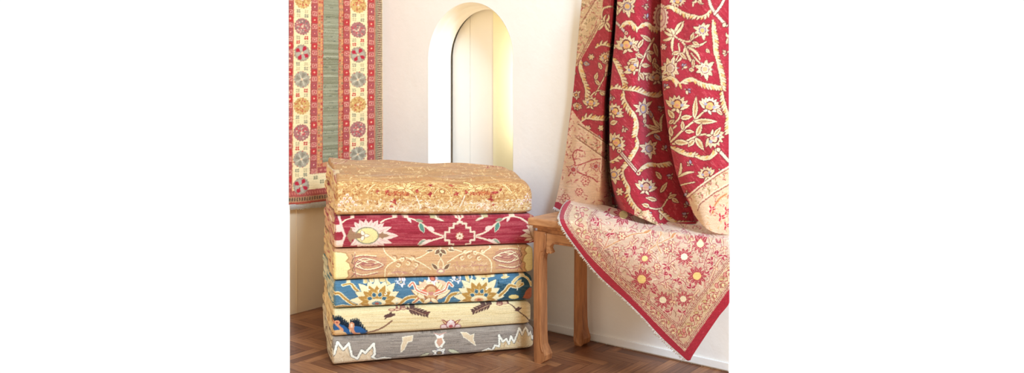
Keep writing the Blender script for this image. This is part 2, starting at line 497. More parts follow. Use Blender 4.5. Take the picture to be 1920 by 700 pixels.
# ------------------------------------------------------------------ walls
ZT = 2.1
def build_walls():
    # rug wall
    e0 = on_left(XL); k = (XL - CX) / F
    nl = -Rv
    def ray_pt(px, n, base, d):          # point on sight line px lying d beyond the wall plane
        x = (px - CX) / F; Y = (n @ base + d) / (n[0] * x + n[1]); return np.array([x * Y, Y])
    bm = bmesh.new()
    ring = [e0, CORNER, CORNER + nl * .1, ray_pt(XL, nl, LP, .1)]
    lo = [bm.verts.new((*p, 0)) for p in ring]; hi = [bm.verts.new((*p, ZT)) for p in ring]
    bm.faces.new(lo); bm.faces.new(hi[::-1])
    for i in range(4): bm.faces.new([lo[i], hi[i], hi[(i + 1) % 4], lo[(i + 1) % 4]])
    o = structure(bm_obj('wall_left', bm, M_SHADEWALL))
    # a slim upright joint strip on that wall
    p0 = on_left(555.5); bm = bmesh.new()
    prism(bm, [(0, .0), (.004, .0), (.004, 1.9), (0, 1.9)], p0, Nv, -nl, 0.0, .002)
    structure(bm_obj('trim_1', bm, M_SHADEWALL))

    # niche wall with an arched opening
    wL, wR = on_wall(803), on_wall(962)
    W = lambda p: float((p - CORNER) @ Rv)
    a, b_ = W(wL), W(wR); cx = (a + b_) / 2; r = (b_ - a) / 2
    zs = 1.293 - r
    end = on_wall(XR); e = W(end)
    pt = lambda w_, z, d=0.0: tuple(np.append(CORNER + Rv * w_ + Nv * d, z))
    NA = 56
    arch = [(cx - r * math.cos(t), zs + r * math.sin(t)) for t in np.linspace(0, math.pi, NA)]
    bm = bmesh.new()
    def face(*ps): bm.faces.new([bm.verts.new(p) for p in ps])
    face(pt(0, 0), pt(a, 0), pt(a, ZT), pt(0, ZT))
    face(pt(b_, 0), pt(e, 0), pt(e, ZT), pt(b_, ZT))
    zb = .28
    face(pt(a, 0), pt(b_, 0), pt(b_, zb), pt(a, zb))
    for i in range(NA - 1):
        (x0, z0), (x1, z1) = arch[i], arch[i + 1]
        face(pt(x0, z0), pt(x1, z1), pt(x1, ZT), pt(x0, ZT))
    D = .2
    eo = ray_pt(XR, Nv, WP, D); c2 = CORNER + Nv * D
    q = lambda p, z: (p[0], p[1], z)
    face(q(c2, 0), q(c2, ZT), q(eo, ZT), q(eo, 0))
    face(q(CORNER, 0), q(CORNER, ZT), q(c2, ZT), q(c2, 0))
    face(q(end, 0), q(end, ZT), q(eo, ZT), q(eo, 0))
    face(q(CORNER, ZT), q(end, ZT), q(eo, ZT), q(c2, ZT))
    bmesh.ops.remove_doubles(bm, verts=bm.verts, dist=1e-5)
    wall = structure(bm_obj('wall_right', bm, M_WALL))

    # moulded reveal: a stepped section swept round the opening
    sec = [(0, -.001), (-.004, .004), (-.006, .010), (-.006, .034), (-.011, .037), (-.014, .042), (-.014, .074),
           (-.019, .077), (-.022, .083), (-.022, .118), (-.020, .122), (.03, .123)]   # (out from opening edge, depth)
    path = [(a, zb, 0)] + [(a, z, 0) for z in np.linspace(zb, zs, 6)[1:-1]]
    V, Fc = [], []
    prof = []
    ang = [math.pi] * 1
    stations = [('s', a, z) for z in np.linspace(zb, zs, 8)[:-1]] + [('c', t, 0) for t in np.linspace(math.pi, 0, 64)] + [('s', b_, z) for z in np.linspace(zs, zb, 8)[1:]]
    for kind, p, z in stations:
        for off, d in sec:
            if kind == 's':
                V.append(pt(p - (off if p < cx else -off), z, d))
            else:
                rr = r + off
                V.append(pt(cx + rr * math.cos(p), zs + rr * math.sin(p), d))
    n, m = len(stations), len(sec)
    mesh_obj('niche_reveal', V, grid_faces(n, m), M_NICHE, wall)
    # boarded back: three upright boards with rounded edges, standing behind the reveal
    wb = lambda px: W(on_wall(px, -.142))
    edges = [W(on_wall(820, -.142)), wb(881.5), wb(925), b_ + .07]
    edges[0] = a + .012
    rb_ = r - .012
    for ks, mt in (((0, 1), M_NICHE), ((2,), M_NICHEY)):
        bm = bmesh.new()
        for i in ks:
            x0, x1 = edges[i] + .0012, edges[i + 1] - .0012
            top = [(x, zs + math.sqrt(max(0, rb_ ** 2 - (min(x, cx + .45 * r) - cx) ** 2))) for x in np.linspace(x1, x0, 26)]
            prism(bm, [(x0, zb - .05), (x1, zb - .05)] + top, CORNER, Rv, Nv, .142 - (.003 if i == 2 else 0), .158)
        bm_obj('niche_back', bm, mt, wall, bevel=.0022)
    # the little lamp tucked inside the niche behind its right jamb
    p = CORNER + Rv * (b_ - .030) + Nv * .075
    l = bpy.data.lights.new('niche_lamp', 'AREA'); l.shape = 'RECTANGLE'; l.size = .03; l.size_y = .52; l.energy = .9; l.color = (1, .97, .84)
    o = bpy.data.objects.new('niche_lamp', l); COL.objects.link(o); o.location = (p[0], p[1], .98)
    d = Vector((-Rv[0] * .45 + Nv[0] * .9, -Rv[1] * .45 + Nv[1] * .9, 0))
    o.rotation_euler = d.to_track_quat('-Z', 'Y').to_euler()
    # low skirting along the niche wall
    bm = bmesh.new()
    e1 = W(on_wall(XR, .008)) 
    prism(bm, [(0, .004), (e1, .004), (e1, .03), (0, .03)], CORNER - Nv * .0, Rv, -Nv, 0, .006)
    trim_right(bm)
    structure(bm_obj('baseboard_right', bm, M_WALL, bevel=.002))
build_walls()

# ------------------------------------------------------------------ rug hanging on the left wall
def build_hanging_rug():
    c = Canvas(536, -80, 728, 380, 2.5, (238, 208, 150))
    RED, RED2, ORG, GRN, CRM = (170, 78, 70), (190, 60, 54), (200, 134, 94), (140, 138, 112), (240, 214, 162)
    MAU, GRY, DK = (168, 112, 104), (166, 152, 128), (96, 74, 58)
    yb = 316      # foot of the inner frames
    # outermost edge, comb stripe, red stripe on the right
    def col(x0, x1, cc, y1=400): c.poly([(x0, -90), (x1, -90), (x1, y1), (x0, y1)], cc)
    col(530, 551, RED); col(551, 584, CRM); col(655, 689, CRM)
    c.poly([(551, 316), (689, 316), (689, 344), (551, 344)], CRM)
    c.poly([(584, -90), (656, -90), (656, yb), (584, yb)], RED)
    c.poly([(597, -90), (645, -90), (645, yb - 11), (597, yb - 11)], ORG)
    c.poly([(606, -90), (636, -90), (636, yb - 19), (606, yb - 19)], GRN)
    col(689, 704, RED); col(704, 721, (176, 150, 112))
    # lower end bands
    c.poly([(530, 343), (704, 343), (704, 354), (530, 354)], RED)
    c.poly([(530, 354), (721, 354), (721, 363), (530, 363)], (186, 140, 100))
    c.poly([(530, 363), (722, 363), (722, 367), (530, 367)], (172, 74, 56))
    for x in np.arange(532, 722, 4.6):
        c.poly([(x, 355.5), (x + 2.4, 355.5), (x + 2.4, 361.5), (x, 361.5)], DK); c.seg((x + 1, 347), (x + 2, 350), 2, 2, (205, 120, 100))
    # green field: bands of uneven dye
    rg = np.random.default_rng(4)
    for y in np.arange(-90, yb - 20, 1.6):
        v = rg.normal(0, 13); xo = rg.uniform(0, 10)
        c.seg((607, y), (635, y + rg.normal(0, .5)), 1.8, 1.8, tuple(np.clip(np.array(GRN) + v + np.array([2, 0, -3]), 0, 255)))
    for _ in range(70):
        y = rg.uniform(-90, yb - 22); x = rg.uniform(607, 628); c.seg((x, y), (x + rg.uniform(3, 9), y), .9, .9, (92, 96, 80) if rg.random() < .5 else (160, 160, 134))
    # orange frames: little checks
    for y in np.arange(-90, yb - 14, 5.2):
        for x, w_ in ((599.5, 3), (603.8, 2.4), (638.2, 2.4), (642.5, 3)):
            c.poly([(x - w_ / 2, y), (x + w_ / 2, y), (x + w_ / 2, y + 2.6), (x - w_ / 2, y + 2.6)], [(178, 70, 52), (220, 160, 96), (150, 124, 84)][int(rg.integers(3))])
    for x in (597, 606, 636, 645): c.seg((x, -90), (x, yb - 12), 1.1, 1.1, (186, 66, 50))
    # red bands with small boxes
    for xc, y_end in ((590.5, yb), (650.5, yb), (696.5, 344), (545, 344)):
        k = 0
        for y in np.arange(-90, y_end - 4, 11.65):
            k += 1
            if k % 4 == 0:
                c.poly([(xc - 4.6, y), (xc + 4.6, y), (xc + 4.6, y + 10), (xc - 4.6, y + 10)], (188, 52, 52)); c.ell(xc, y + 5, 1.5, 1.5, (246, 190, 150))
            else:
                c.poly([(xc - 4.4, y + 1), (xc + 4.4, y + 1), (xc + 4.4, y + 9), (xc - 4.4, y + 9)], (214, 150, 128) if k % 2 else (166, 88, 88))
                c.poly([(xc - 2.8, y + 2.6), (xc + 2.8, y + 2.6), (xc + 2.8, y + 7.4), (xc - 2.8, y + 7.4)], (176, 60, 62)); c.ell(xc, y + 5, 1.2, 1.2, (232, 190, 160))
        for s in (-6.3, 6.3): c.seg((xc + s, -90), (xc + s, y_end), 1.2, 1.2, (212, 150, 104) if s > 0 else (150, 56, 50))
    for x in np.arange(588, 655, 8):
        c.ell(x, yb - 5.5, 2.4, 2.2, (206, 130, 108))
    # comb stripe at the right edge
    for y in np.arange(-90, 352, 4.3):
        c.seg((708, y), (716, y), 1.9, 1.4, (120, 96, 74)); c.seg((710, y + 2), (714, y + 2), 1.0, 1.0, (206, 180, 138)); c.ell(711.5, y, 1.3, 1.1, (140, 70, 62))
    c.seg((705.5, -90), (705.5, 352), 2.2, 2.2, (140, 130, 98)); c.seg((717, -90), (717, 362), 1.6, 1.6, (226, 190, 140)); c.seg((718.8, -90), (718.8, 367), 2.6, 2.6, (180, 72, 52))
    # medallions
    def medal(x, y, kind):
        base = [(206, 164, 98), (170, 112, 104), (166, 146, 122), (168, 156, 132)][kind]
        c.ell(x, y, 14.6, 14.4, base)
        for k in range(18):
            a = k * 2 * math.pi / 18; c.ell(x + 14.2 * math.cos(a), y + 14.0 * math.sin(a), 1.2, 1.2, base if k % 2 else [(176, 120, 70), (140, 80, 80), (150, 120, 100), (180, 90, 80)][kind])
        if kind == 2:
            for k in range(4):
                a = .5 + k * math.pi / 2; c.ell(x + 8.6 * math.cos(a), y + 8.6 * math.sin(a), 4.6, 3.6, (182, 36, 54), a)
            for k in range(4):
                a = 1.28 + k * math.pi / 2; c.ell(x + 7.5 * math.cos(a), y + 7.5 * math.sin(a), 4.8, 3.2, (178, 164, 142), a)
        elif kind == 3:
            for k in range(4):
                a = .35 + k * math.pi / 2; c.poly([(x, y), (x + 12 * math.cos(a - .35), y + 12 * math.sin(a - .35)), (x + 12 * math.cos(a + .35), y + 12 * math.sin(a + .35))], (142, 130, 108))
                a += .78; c.seg((x, y), (x + 11 * math.cos(a), y + 11 * math.sin(a)), 2.2, 1.2, (204, 192, 164))
        else:
            pts = [(rg.uniform(-11, 11), rg.uniform(-11, 11)) for _ in range(60)]
            for u, v in pts:
                if u * u + v * v < 140:
                    c.ell(x + u, y + v, 1.5, 1.2, [[(226, 190, 120), (180, 120, 66), (196, 90, 66)], [(196, 70, 76), (216, 180, 150), (130, 110, 100)]][kind][int(rg.integers(3))])
        c.ell(x, y, 2.2, 2.2, (226, 190, 150))
    seq = [0, 1, 2, 3, 0, 1, 3, 2]
    for i, y in enumerate(np.arange(9.5 - 46.5 * 2, 345, 46.5)):
        k = seq[(i - 2) % 8]
        for x in (567.5, 672): 
            if x > 600 and y > 310: continue
            medal(x, y, k)
            for dx in (-7.5, 7.5):
                for dy in (19.5, 27.5):
                    if y + dy > 338: continue
                    cc = ((188, 60, 54), (176, 160, 120))[int((dx > 0) ^ (dy > 25) ^ (i % 2))] if i % 2 else ((150, 142, 112), (196, 176, 130))[int((dx > 0) ^ (dy > 25))]
                    for sx_ in (-1.9, 1.9):
                        for sy_ in (-1.7, 1.7): c.ell(x + dx + sx_, y + dy + sy_, 1.7, 1.5, cc)
    for x, y in ((594, 323), (606, 331), (618, 324), (630, 332), (642, 325), (672, 330), (660, 326)):
        for sx_ in (-2, 2):
            for sy_ in (-1.7, 1.7): c.ell(x + sx_, y + sy_, 1.8, 1.6, (150, 136, 100))
    # cloth: stands a little in front of the wall, gently rippled
    Y0 = on_left(672, .04)[1]
    pxs = np.linspace(XL, 719.5, 190); yrs = np.linspace(-75, 367, 430)
    V, UV = [], []
    PX, YR = np.meshgrid(pxs, yrs)
    o = .036 + .004 * np.sin(PX / 23.0 + YR / 160) * np.clip((YR + 40) / 400, .2, 1) + .003 * np.sin(PX / 9 + 1)
    x = (PX - CX) / F; nl = -Rv
    Yd = (nl @ LP - o) / (nl[0] * x + nl[1])
    Y0s = (nl @ LP - .04) / (nl[0] * x + nl[1])
    Z = HC - (YR - HY) * Y0 / F - .008 * np.sin((PX - XL) / 180 * 3.0) * np.clip(YR / 400, 0, 1) ** 2
    V = np.stack([x * Yd, Yd, Z], -1).reshape(-1, 3)
    sh = 4.0 * np.clip(YR / 390, 0, 1) * (1 - (PX - XL) / 176)
    colr = c.sample(PX + sh, YR, .55, 1.3).reshape(-1, 3)
    uv = np.stack([PX / 100, YR / 100], -1).reshape(-1, 2)
    base = (float(V[:, 0].mean()), float(V[:, 1].mean()), float(V[:, 2].min()))
    m = rug_mat('hanging_rug_wool', 0, 3, 45, .10, .14)
    ro = tag(thing('hanging_rug', base, '', ''), 'tall rug hung on the left wall, green stripe between bands of round medallions', 'rug')
    p = mesh_obj('pile', V, grid_faces(len(yrs), len(pxs), flip=True), m, ro, colr, uv)
    s = p.modifiers.new('thickness', 'SOLIDIFY'); s.thickness = .008; s.offset = -1
    # pale flat-woven end with cut warp ends
    n = 150; fv, ff = [], []
    bx = np.linspace(XL + .4, 719, n)
    for k, px in enumerate(bx):
        q = on_left(px, .037); zz = HC - (367 - HY) * Y0 / F - .008 * math.sin((px - XL) / 180 * 3.0)
        d = Nv * .0016; nn = Rv * .002; L = .018 + .006 * random.random()
        i = len(fv)
        for z_, s_ in ((zz + .002, 1), (zz - L, .6)):
            for u, v in ((-1, -1), (1, -1), (1, 1), (-1, 1)):
                fv.append((q[0] + s_ * (u * d[0] + v * nn[0]), q[1] + s_ * (u * d[1] + v * nn[1]), z_))
        ff += [(i, i + 1, i + 5, i + 4), (i + 1, i + 2, i + 6, i + 5), (i + 2, i + 3, i + 7, i + 6), (i + 3, i, i + 4, i + 7), (i + 4, i + 5, i + 6, i + 7)]
    mesh_obj('fringe', fv, np.array(ff), M_FRINGE2, ro)
build_hanging_rug()

# ------------------------------------------------------------------ the stack of folded rugs
SFL = np.array([-.6077, 2.885]); SE = np.array([.9639, .2662]); SG = np.array([-.2662, .9639]); SW = .712
ZLv = [0.002, .098, .195, .288, .397, .508, .650]
ZRv = [0.002, .090, .174, .275, .377, .487, .613]
YLp = [687, 632.5, 580, 528, 467, 404, 327]     # rows of the seams at the left and right ends
YRp = [655, 608, 565.5, 513, 458.5, 402, 334]

def canvas_for(i, bg):
    return Canvas(600, 150 if i == 5 else 390, 1060, 420 if i == 5 else 700, 2.2, bg)

def mir(cxm):
    return lambda pts: [(2 * cxm - x, y) for x, y in pts]

def paint_grey():
    c = canvas_for(0, (160, 142, 124))
    streaks(c, 2600, [(112, 96, 82), (190, 170, 148), (138, 120, 100), (100, 90, 80)], 46, .9, 11, -.06, .5)
    PE, CR, DKO = (226, 194, 152), (250, 238, 212), (104, 92, 80)
    zig = [(620, 668), (625, 662), (631, 640), (641, 654), (651, 643), (656.5, 667), (666, 673), (674, 656.5), (680, 662), (695.5, 644), (697.5, 664.5), (693, 670), (701, 675.5), (714, 672), (726, 674)]
    c.poly(zig + [(712, 682), (690, 700), (620, 700)], PE)
    scribble(c, zig + [(690, 684), (620, 690)], 60, [(205, 166, 124), (240, 214, 176)], (6, 14), (.8, 1.4), 3, .2)
    c.line(zig, 6.2, DKO); c.line(zig, 4.4, CR)
    z2 = [(897, 660), (908, 655), (916, 658), (921, 648), (929, 650), (929, 628), (936, 641), (943, 635), (948, 645), (952, 630), (958, 642), (963, 630), (969, 614), (974, 627), (982, 612), (988, 628), (993, 622), (1002, 640), (1012, 630), (1022, 648)]
    c.poly(z2 + [(1040, 650), (1040, 668), (930, 668)], (222, 190, 140))
    scribble(c, z2 + [(1030, 668), (930, 665)], 60, [(196, 150, 104), (240, 214, 176)], (6, 14), (.8, 1.4), 5, .2)
    c.line(z2, 5.4, DKO); c.line(z2, 3.8, CR)
    for pts in ([(748, 632), (757, 630), (767, 628), (765, 639), (757, 641), (751, 655), (744.5, 661), (745, 648), (748, 640)],
                [(856, 621), (866, 622), (874, 628), (881, 625), (879, 635), (884, 648), (874, 641), (866, 634), (861, 632)]):
        c.poly(pts, PE); c.line(pts + pts[:1], 1.4, (244, 224, 190))
    c.poly([(808, 625), (816, 629), (824, 625), (822, 634), (826, 641), (820, 652), (815, 655), (809, 650), (806, 641), (811, 634)], CR)
    c.poly([(812, 634), (820, 633), (822, 641), (815, 651), (810, 642)], (214, 160, 128))
    c.line([(806, 622), (816, 627), (828, 621)], 2.2, (214, 160, 140))
    flower(c, (815.5, 663), 13, 6, CR, (150, 120, 84), (112, 100, 92), None, .8)
    leaf(c, (797, 663), 2.6, 27, 8, (196, 188, 152), DKO); leaf(c, (832, 656), .42, 28, 8, (206, 198, 160), DKO)
    return c

def paint_cream():
    c = canvas_for(1, (238, 210, 156))
    streaks(c, 1500, [(222, 186, 122), (248, 228, 184), (228, 198, 140), (206, 168, 108)], 70, 1.1, 21, -.04, .35)
    NAV, BLU, PEA = (22, 34, 46), (46, 92, 140), (224, 150, 108)
    rg = np.random.default_rng(8)
    def tuft(x0, x1, yt, ybm, slope):
        pts = [(x0, ybm)]
        n = 9
        for k in range(n):
            t = k / (n - 1); x = x0 + (x1 - x0) * t; y = yt + slope * max(0, t - .45) * 46 + 6 * abs(t - .4)
            pts += [(x - 2.0, y + 4), (x - .8, y - 2), (x + .6, y - 1.5), (x + 1.6, y + 3)]
        pts += [(x1 + 1, ybm)]
        return pts
    t1 = tuft(624, 650, 592, 630, .35); t2 = tuft(655, 683, 597, 630, .75)
    for t in (t1, t2): c.poly(t, NAV)
    c.poly([(624, 606), (642, 609), (652, 618), (656, 632), (622, 632)], BLU); c.poly([(657, 610), (672, 612), (684, 622), (684, 632), (655, 632)], BLU)
    c.poly([(622, 620), (636, 617), (646, 624), (650, 632), (622, 634)], (232, 186, 128))
    c.ell(630, 604, 5.5, 4.5, PEA); c.line(smooth([(628, 606), (634, 612), (640, 618)]), 4, PEA); c.ell(630, 604, 2.2, 1.8, (170, 80, 60))
    c.ell(656, 611, 5, 8, PEA, .2); c.ell(656, 610, 2.2, 4, (248, 214, 176)); c.line(smooth([(656, 616), (661, 625), (668, 629)]), 6, PEA); c.ell(668, 627, 4, 3, (244, 190, 150))
    BR = (98, 66, 56)
    c.line(smooth([(682, 624), (697, 620), (712, 613), (728, 601)]), 2.8, (146, 104, 76))
    leaf(c, (713, 593), -.15, 22, 7, BR); leaf(c, (724, 592), -1.2, 9, 5, BR); c.line([(716, 597), (722, 590), (733, 588)], 2, BR)
    def serr(p, q, wd, n, col):
        p, q = np.array(p), np.array(q); d = q - p; nn = np.array([-d[1], d[0]]) / np.hypot(*d)
        for k in range(n):
            t = (k + .3) / n; b = p + d * t
            for s in (-1, 1): leaf(c, b, math.atan2(d[1], d[0]) + s * .7, wd * (1.15 - .55 * t), 4.6, col)
        c.seg(p, q, 5, 2.5, col)
    serr((757, 577), (794, 589), 13, 6, BR); leaf(c, (786, 588), -.3, 14, 5, (112, 70, 58)); c.seg((760, 578), (786, 589), 1.3, 1, (206, 160, 120))
    serr((914, 568), (878, 584), 13, 6, BR); c.seg((911, 571), (884, 584), 1.3, 1, (206, 160, 120)); leaf(c, (884, 582), 2.9, 9, 4, BR)
    for x, y in ((728, 580), (738, 579), (749, 577), (931, 570), (942, 567)): c.ell(x, y, 6.5, 3.6, (150, 90, 76)); c.ell(x, y, 4.2, 2.0, (226, 182, 138))
    c.line(smooth([(948, 567), (966, 583), (980, 593), (998, 605)]), 2.0, BR); leaf(c, (960, 583), -.35, 15, 6, BR); leaf(c, (966, 582), -1.2, 7, 4, BR)
    PK, LN = (240, 206, 190), (150, 72, 70)
    for s in (-1, 1):
        c.poly([(837 + s * 4, 612), (837 + s * 13, 606), (837 + s * 19, 598), (837 + s * 11, 600), (837 + s * 6, 604)], LN)
        c.poly([(837 + s * 5, 610), (837 + s * 12, 605), (837 + s * 17, 599.5), (837 + s * 11, 602)], (240, 200, 130))
        c.ell(837 + s * 13, 613, 7.4, 6, LN); c.ell(837 + s * 13, 613, 6.2, 4.8, PK)
    c.ell(837, 608, 9, 9.5, LN); c.ell(837, 608, 7.6, 8.2, PK); c.ell(837, 612, 4, 3.6, (186, 90, 84)); c.ell(837, 602, 3.4, 3.2, (250, 232, 214))
    return c

def paint_blue():
    c = canvas_for(2, (84, 122, 142))
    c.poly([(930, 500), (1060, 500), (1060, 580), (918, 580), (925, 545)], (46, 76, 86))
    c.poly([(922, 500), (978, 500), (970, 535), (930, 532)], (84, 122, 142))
    streaks(c, 2200, [(50, 92, 116), (118, 152, 166), (66, 108, 132), (36, 74, 92), (148, 174, 180)], 26, 1.0, 31, -.04, .42)
    GO, CR, CY = (188, 138, 66), (246, 224, 174), (228, 196, 130)
    rg = np.random.default_rng(9)
    def big(cx, cy, s):
        for e_, cc in ((1.5, (60, 92, 110)), (0, CR)):
            for k, a in enumerate(np.linspace(-math.pi - .3, .3, 11)):
                leaf(c, (cx + 6 * math.cos(a), cy + 6 * math.sin(a)), a, 38 + 5 * (k % 2) + e_, 17 + e_, cc)
        for k, a in enumerate(np.linspace(-math.pi - .1, .1, 9)):
            leaf(c, (cx + 4 * math.cos(a), cy + 2 + 4 * math.sin(a)), a, 29 + 3 * (k % 2), 14, GO)
            c.seg((cx + 14 * math.cos(a), cy + 2 + 14 * math.sin(a)), (cx + 24 * math.cos(a), cy + 2 + 24 * math.sin(a)), 2.0, 1, (226, 188, 118))
        for k, a in enumerate(np.linspace(-2.7, -.45, 4)):
            leaf(c, (cx + 10 * math.cos(a), cy + 10 * math.sin(a)), a, 9, 7, (70, 104, 118), (240, 214, 160))
        c.ell(cx, cy + 3, 16, 9, CR); c.ell(cx, cy + 4, 9, 5, (226, 164, 110) if s else (120, 140, 140)); c.ell(cx, cy + 4, 4, 2.6, (180, 90, 70))
    def loop(pts, w_, o=CR, i=GO):
        q = smooth(pts); c.line(q, w_ + 3.4, o); c.line(q, w_, i)
    loop([(620, 552), (633, 549), (645, 560), (660, 571), (676, 572)], 3.4); loop([(641, 533), (654, 530), (662, 541), (676, 553)], 3.6)
    loop([(680, 527), (696, 523), (716, 525), (724, 537), (722, 553), (730, 566)], 4, CR, CY)
    big(701, 566, 0)
    loop([(740, 575), (755, 560), (775, 558), (790, 570)], 4.5); loop([(768, 569), (792, 549), (812, 560)], 3.6, CR, (206, 130, 90))
    # central flower and buds
    for x, y, s in ((745, 528, 9.5), (850, 522, 9.0)):
        flower(c, (x, y), s, 6, (250, 244, 232), (206, 180, 140), (62, 96, 120))
    palmette(c, (800, 560), -1.57, 36, CR, (224, 172, 120), (230, 120, 90), (176, 110, 70), 9)
    flower(c, (804, 521), 12, 7, (250, 240, 224), (222, 130, 100), None); leaf(c, (776, 540), -.6, 26, 8, (238, 190, 150)); leaf(c, (832, 536), 3.7, 26, 8, (238, 190, 150))
    for s in (-1, 1): loop([(800 + s * 8, 552), (800 + s * 26, 544), (800 + s * 33, 530), (800 + s * 40, 536)], 2.6, (250, 236, 204), (214, 120, 90))
    loop([(828, 572), (836, 555), (852, 551), (862, 560)], 4.5); loop([(868, 514), (870, 530), (858, 545), (850, 556)], 4, CR, CY)
    big(891, 560, 1)
    loop([(880, 513), (905, 516), (922, 512)], 4, CR, CY)
    loop([(930, 556), (941, 546), (950, 536), (963, 538), (974, 533)], 4); loop([(956, 530), (972, 516), (984, 520), (994, 531), (1004, 545)], 3, CR, CY)
    leaf(c, (963, 537), -.9, 15, 7, CY, CR); leaf(c, (934, 520), -.2, 16, 6, CY, CR)
    c.ell(958, 558, 10, 4.6, (238, 206, 128)); c.poly([(975, 560), (982, 545), (992, 539), (1006, 545), (1014, 560), (1000, 566), (984, 563)], (180, 104, 72))
    loop([(629, 577), (640, 574), (655, 577), (672, 577)], 3); 
    scribble(c, [(640, 520), (980, 510), (980, 575), (640, 585)], 26, [(250, 238, 206), (206, 164, 100)], (4, 9), (1.4, 2.4), 6)
    return c

def paint_tan():
    c = canvas_for(3, (214, 164, 114))
    c.poly([(655, 480), (718, 482), (720, 512), (655, 520)], (206, 150, 112)); c.poly([(922, 470), (975, 468), (975, 505), (922, 505)], (196, 140, 108))
    streaks(c, 2400, [(236, 196, 150), (200, 146, 96), (226, 184, 140), (190, 130, 96), (232, 190, 120)], 60, 1.1, 41, -.03, .38)
    CR, BR, MV = (248, 230, 180), (132, 96, 70), (172, 104, 92)
    f = mir(815)
    I = lambda p: p
    for g, sg in ((I, 0), (f, -14)):
        sh = lambda pts: [(x, y + sg) for x, y in g(pts)]
        # cream scalloped cartouche at the end
        P = [(606, 466), (645, 474), (650, 483), (645, 489), (651, 494), (654, 503), (648, 508), (650, 517), (644, 526), (634, 534), (606, 540)]
        c.line(sh(P), 4.5, (188, 140, 92)); c.poly(sh(P), (246, 226, 158))
        c.line(sh([(656, 476), (660, 483), (656, 492), (662, 497), (657, 505), (661, 514), (655, 522)]), 1.5, BR)
        for y in (488, 503): 
            q = sh(smooth([(664, 492), (678, y - 4 if y < 495 else y + 2), (698, y + 1), (712, 497)])); c.line(q, 4.6, MV); c.line(q, 1.7, CR)
        for pts in ([(663, 497), (676, 490), (694, 487), (712, 496)], [(663, 499), (680, 505), (698, 503), (712, 498)], [(660, 481), (676, 478), (700, 480)], [(660, 511), (676, 516), (702, 511)],
                    [(668, 486), (690, 494), (704, 492)], [(662, 473), (661, 497), (665, 520)]):
            c.line(sh(smooth(pts)), 1.7, CR)
            c.line(sh(smooth([(x, y + 2.4) for x, y in pts])), 1.5, MV)
        c.ell(*sh([(686, 496)])[0], 13, 3.4, MV); c.ell(*sh([(686, 496)])[0], 8, 1.4, (214, 160, 124))
        # vines with knots
        for pts in ([(713, 462), (717, 474), (727, 483), (738, 487), (752, 483), (768, 485), (786, 478), (806, 464)], [(716, 524), (716, 508), (722, 497), (738, 487)],
                    [(768, 486), (784, 494), (800, 505)]):
            c.line(sh(smooth(pts)), 3.2, (206, 148, 96)); c.line(sh(smooth(pts)), 2.0, CR)
        for x, y in ((731, 481), (739, 494), (746, 483), (757, 490), (764, 481), (771, 493)):
            c.line(sh(smooth([(x, y), (x + 4, y + 3), (x + 1, y + 7), (x - 3, y + 4)])), 1.4, CR); c.line(sh(smooth([(x - 1, y - 2), (x + 5, y - 1), (x + 7, y + 3)])), 1.3, (160, 104, 70))
        c.line(sh(smooth([(728, 512), (742, 510), (756, 512)])), 2.4, (206, 150, 124))
        scribble(c, sh([(722, 505), (780, 500), (800, 520), (720, 524)]), 40, [(200, 140, 116), (236, 200, 150)], (5, 10), (1, 1.6), 7, .3)
    # brown central blossoms
    for a, l in ((1.57, 17), (2.3, 15), (.84, 15)): leaf(c, (818, 464), a, l, 8, BR, CR)
    leaf(c, (804, 466), 2.9, 13, 5, BR, CR); leaf(c, (832, 465), .2, 13, 5, BR, CR)
    for s in (-1, 1):
        leaf(c, (818 + s * 6, 505), -1.57 + s * .75, 16, 6, BR, CR); c.line(smooth([(818, 483), (818 + s * 5, 494), (818 + s * 2, 508)]), 1.5, CR)
    c.ell(818, 508, 8, 5, (206, 150, 130)); c.ell(818, 508, 4.5, 2.6, CR)
    return c

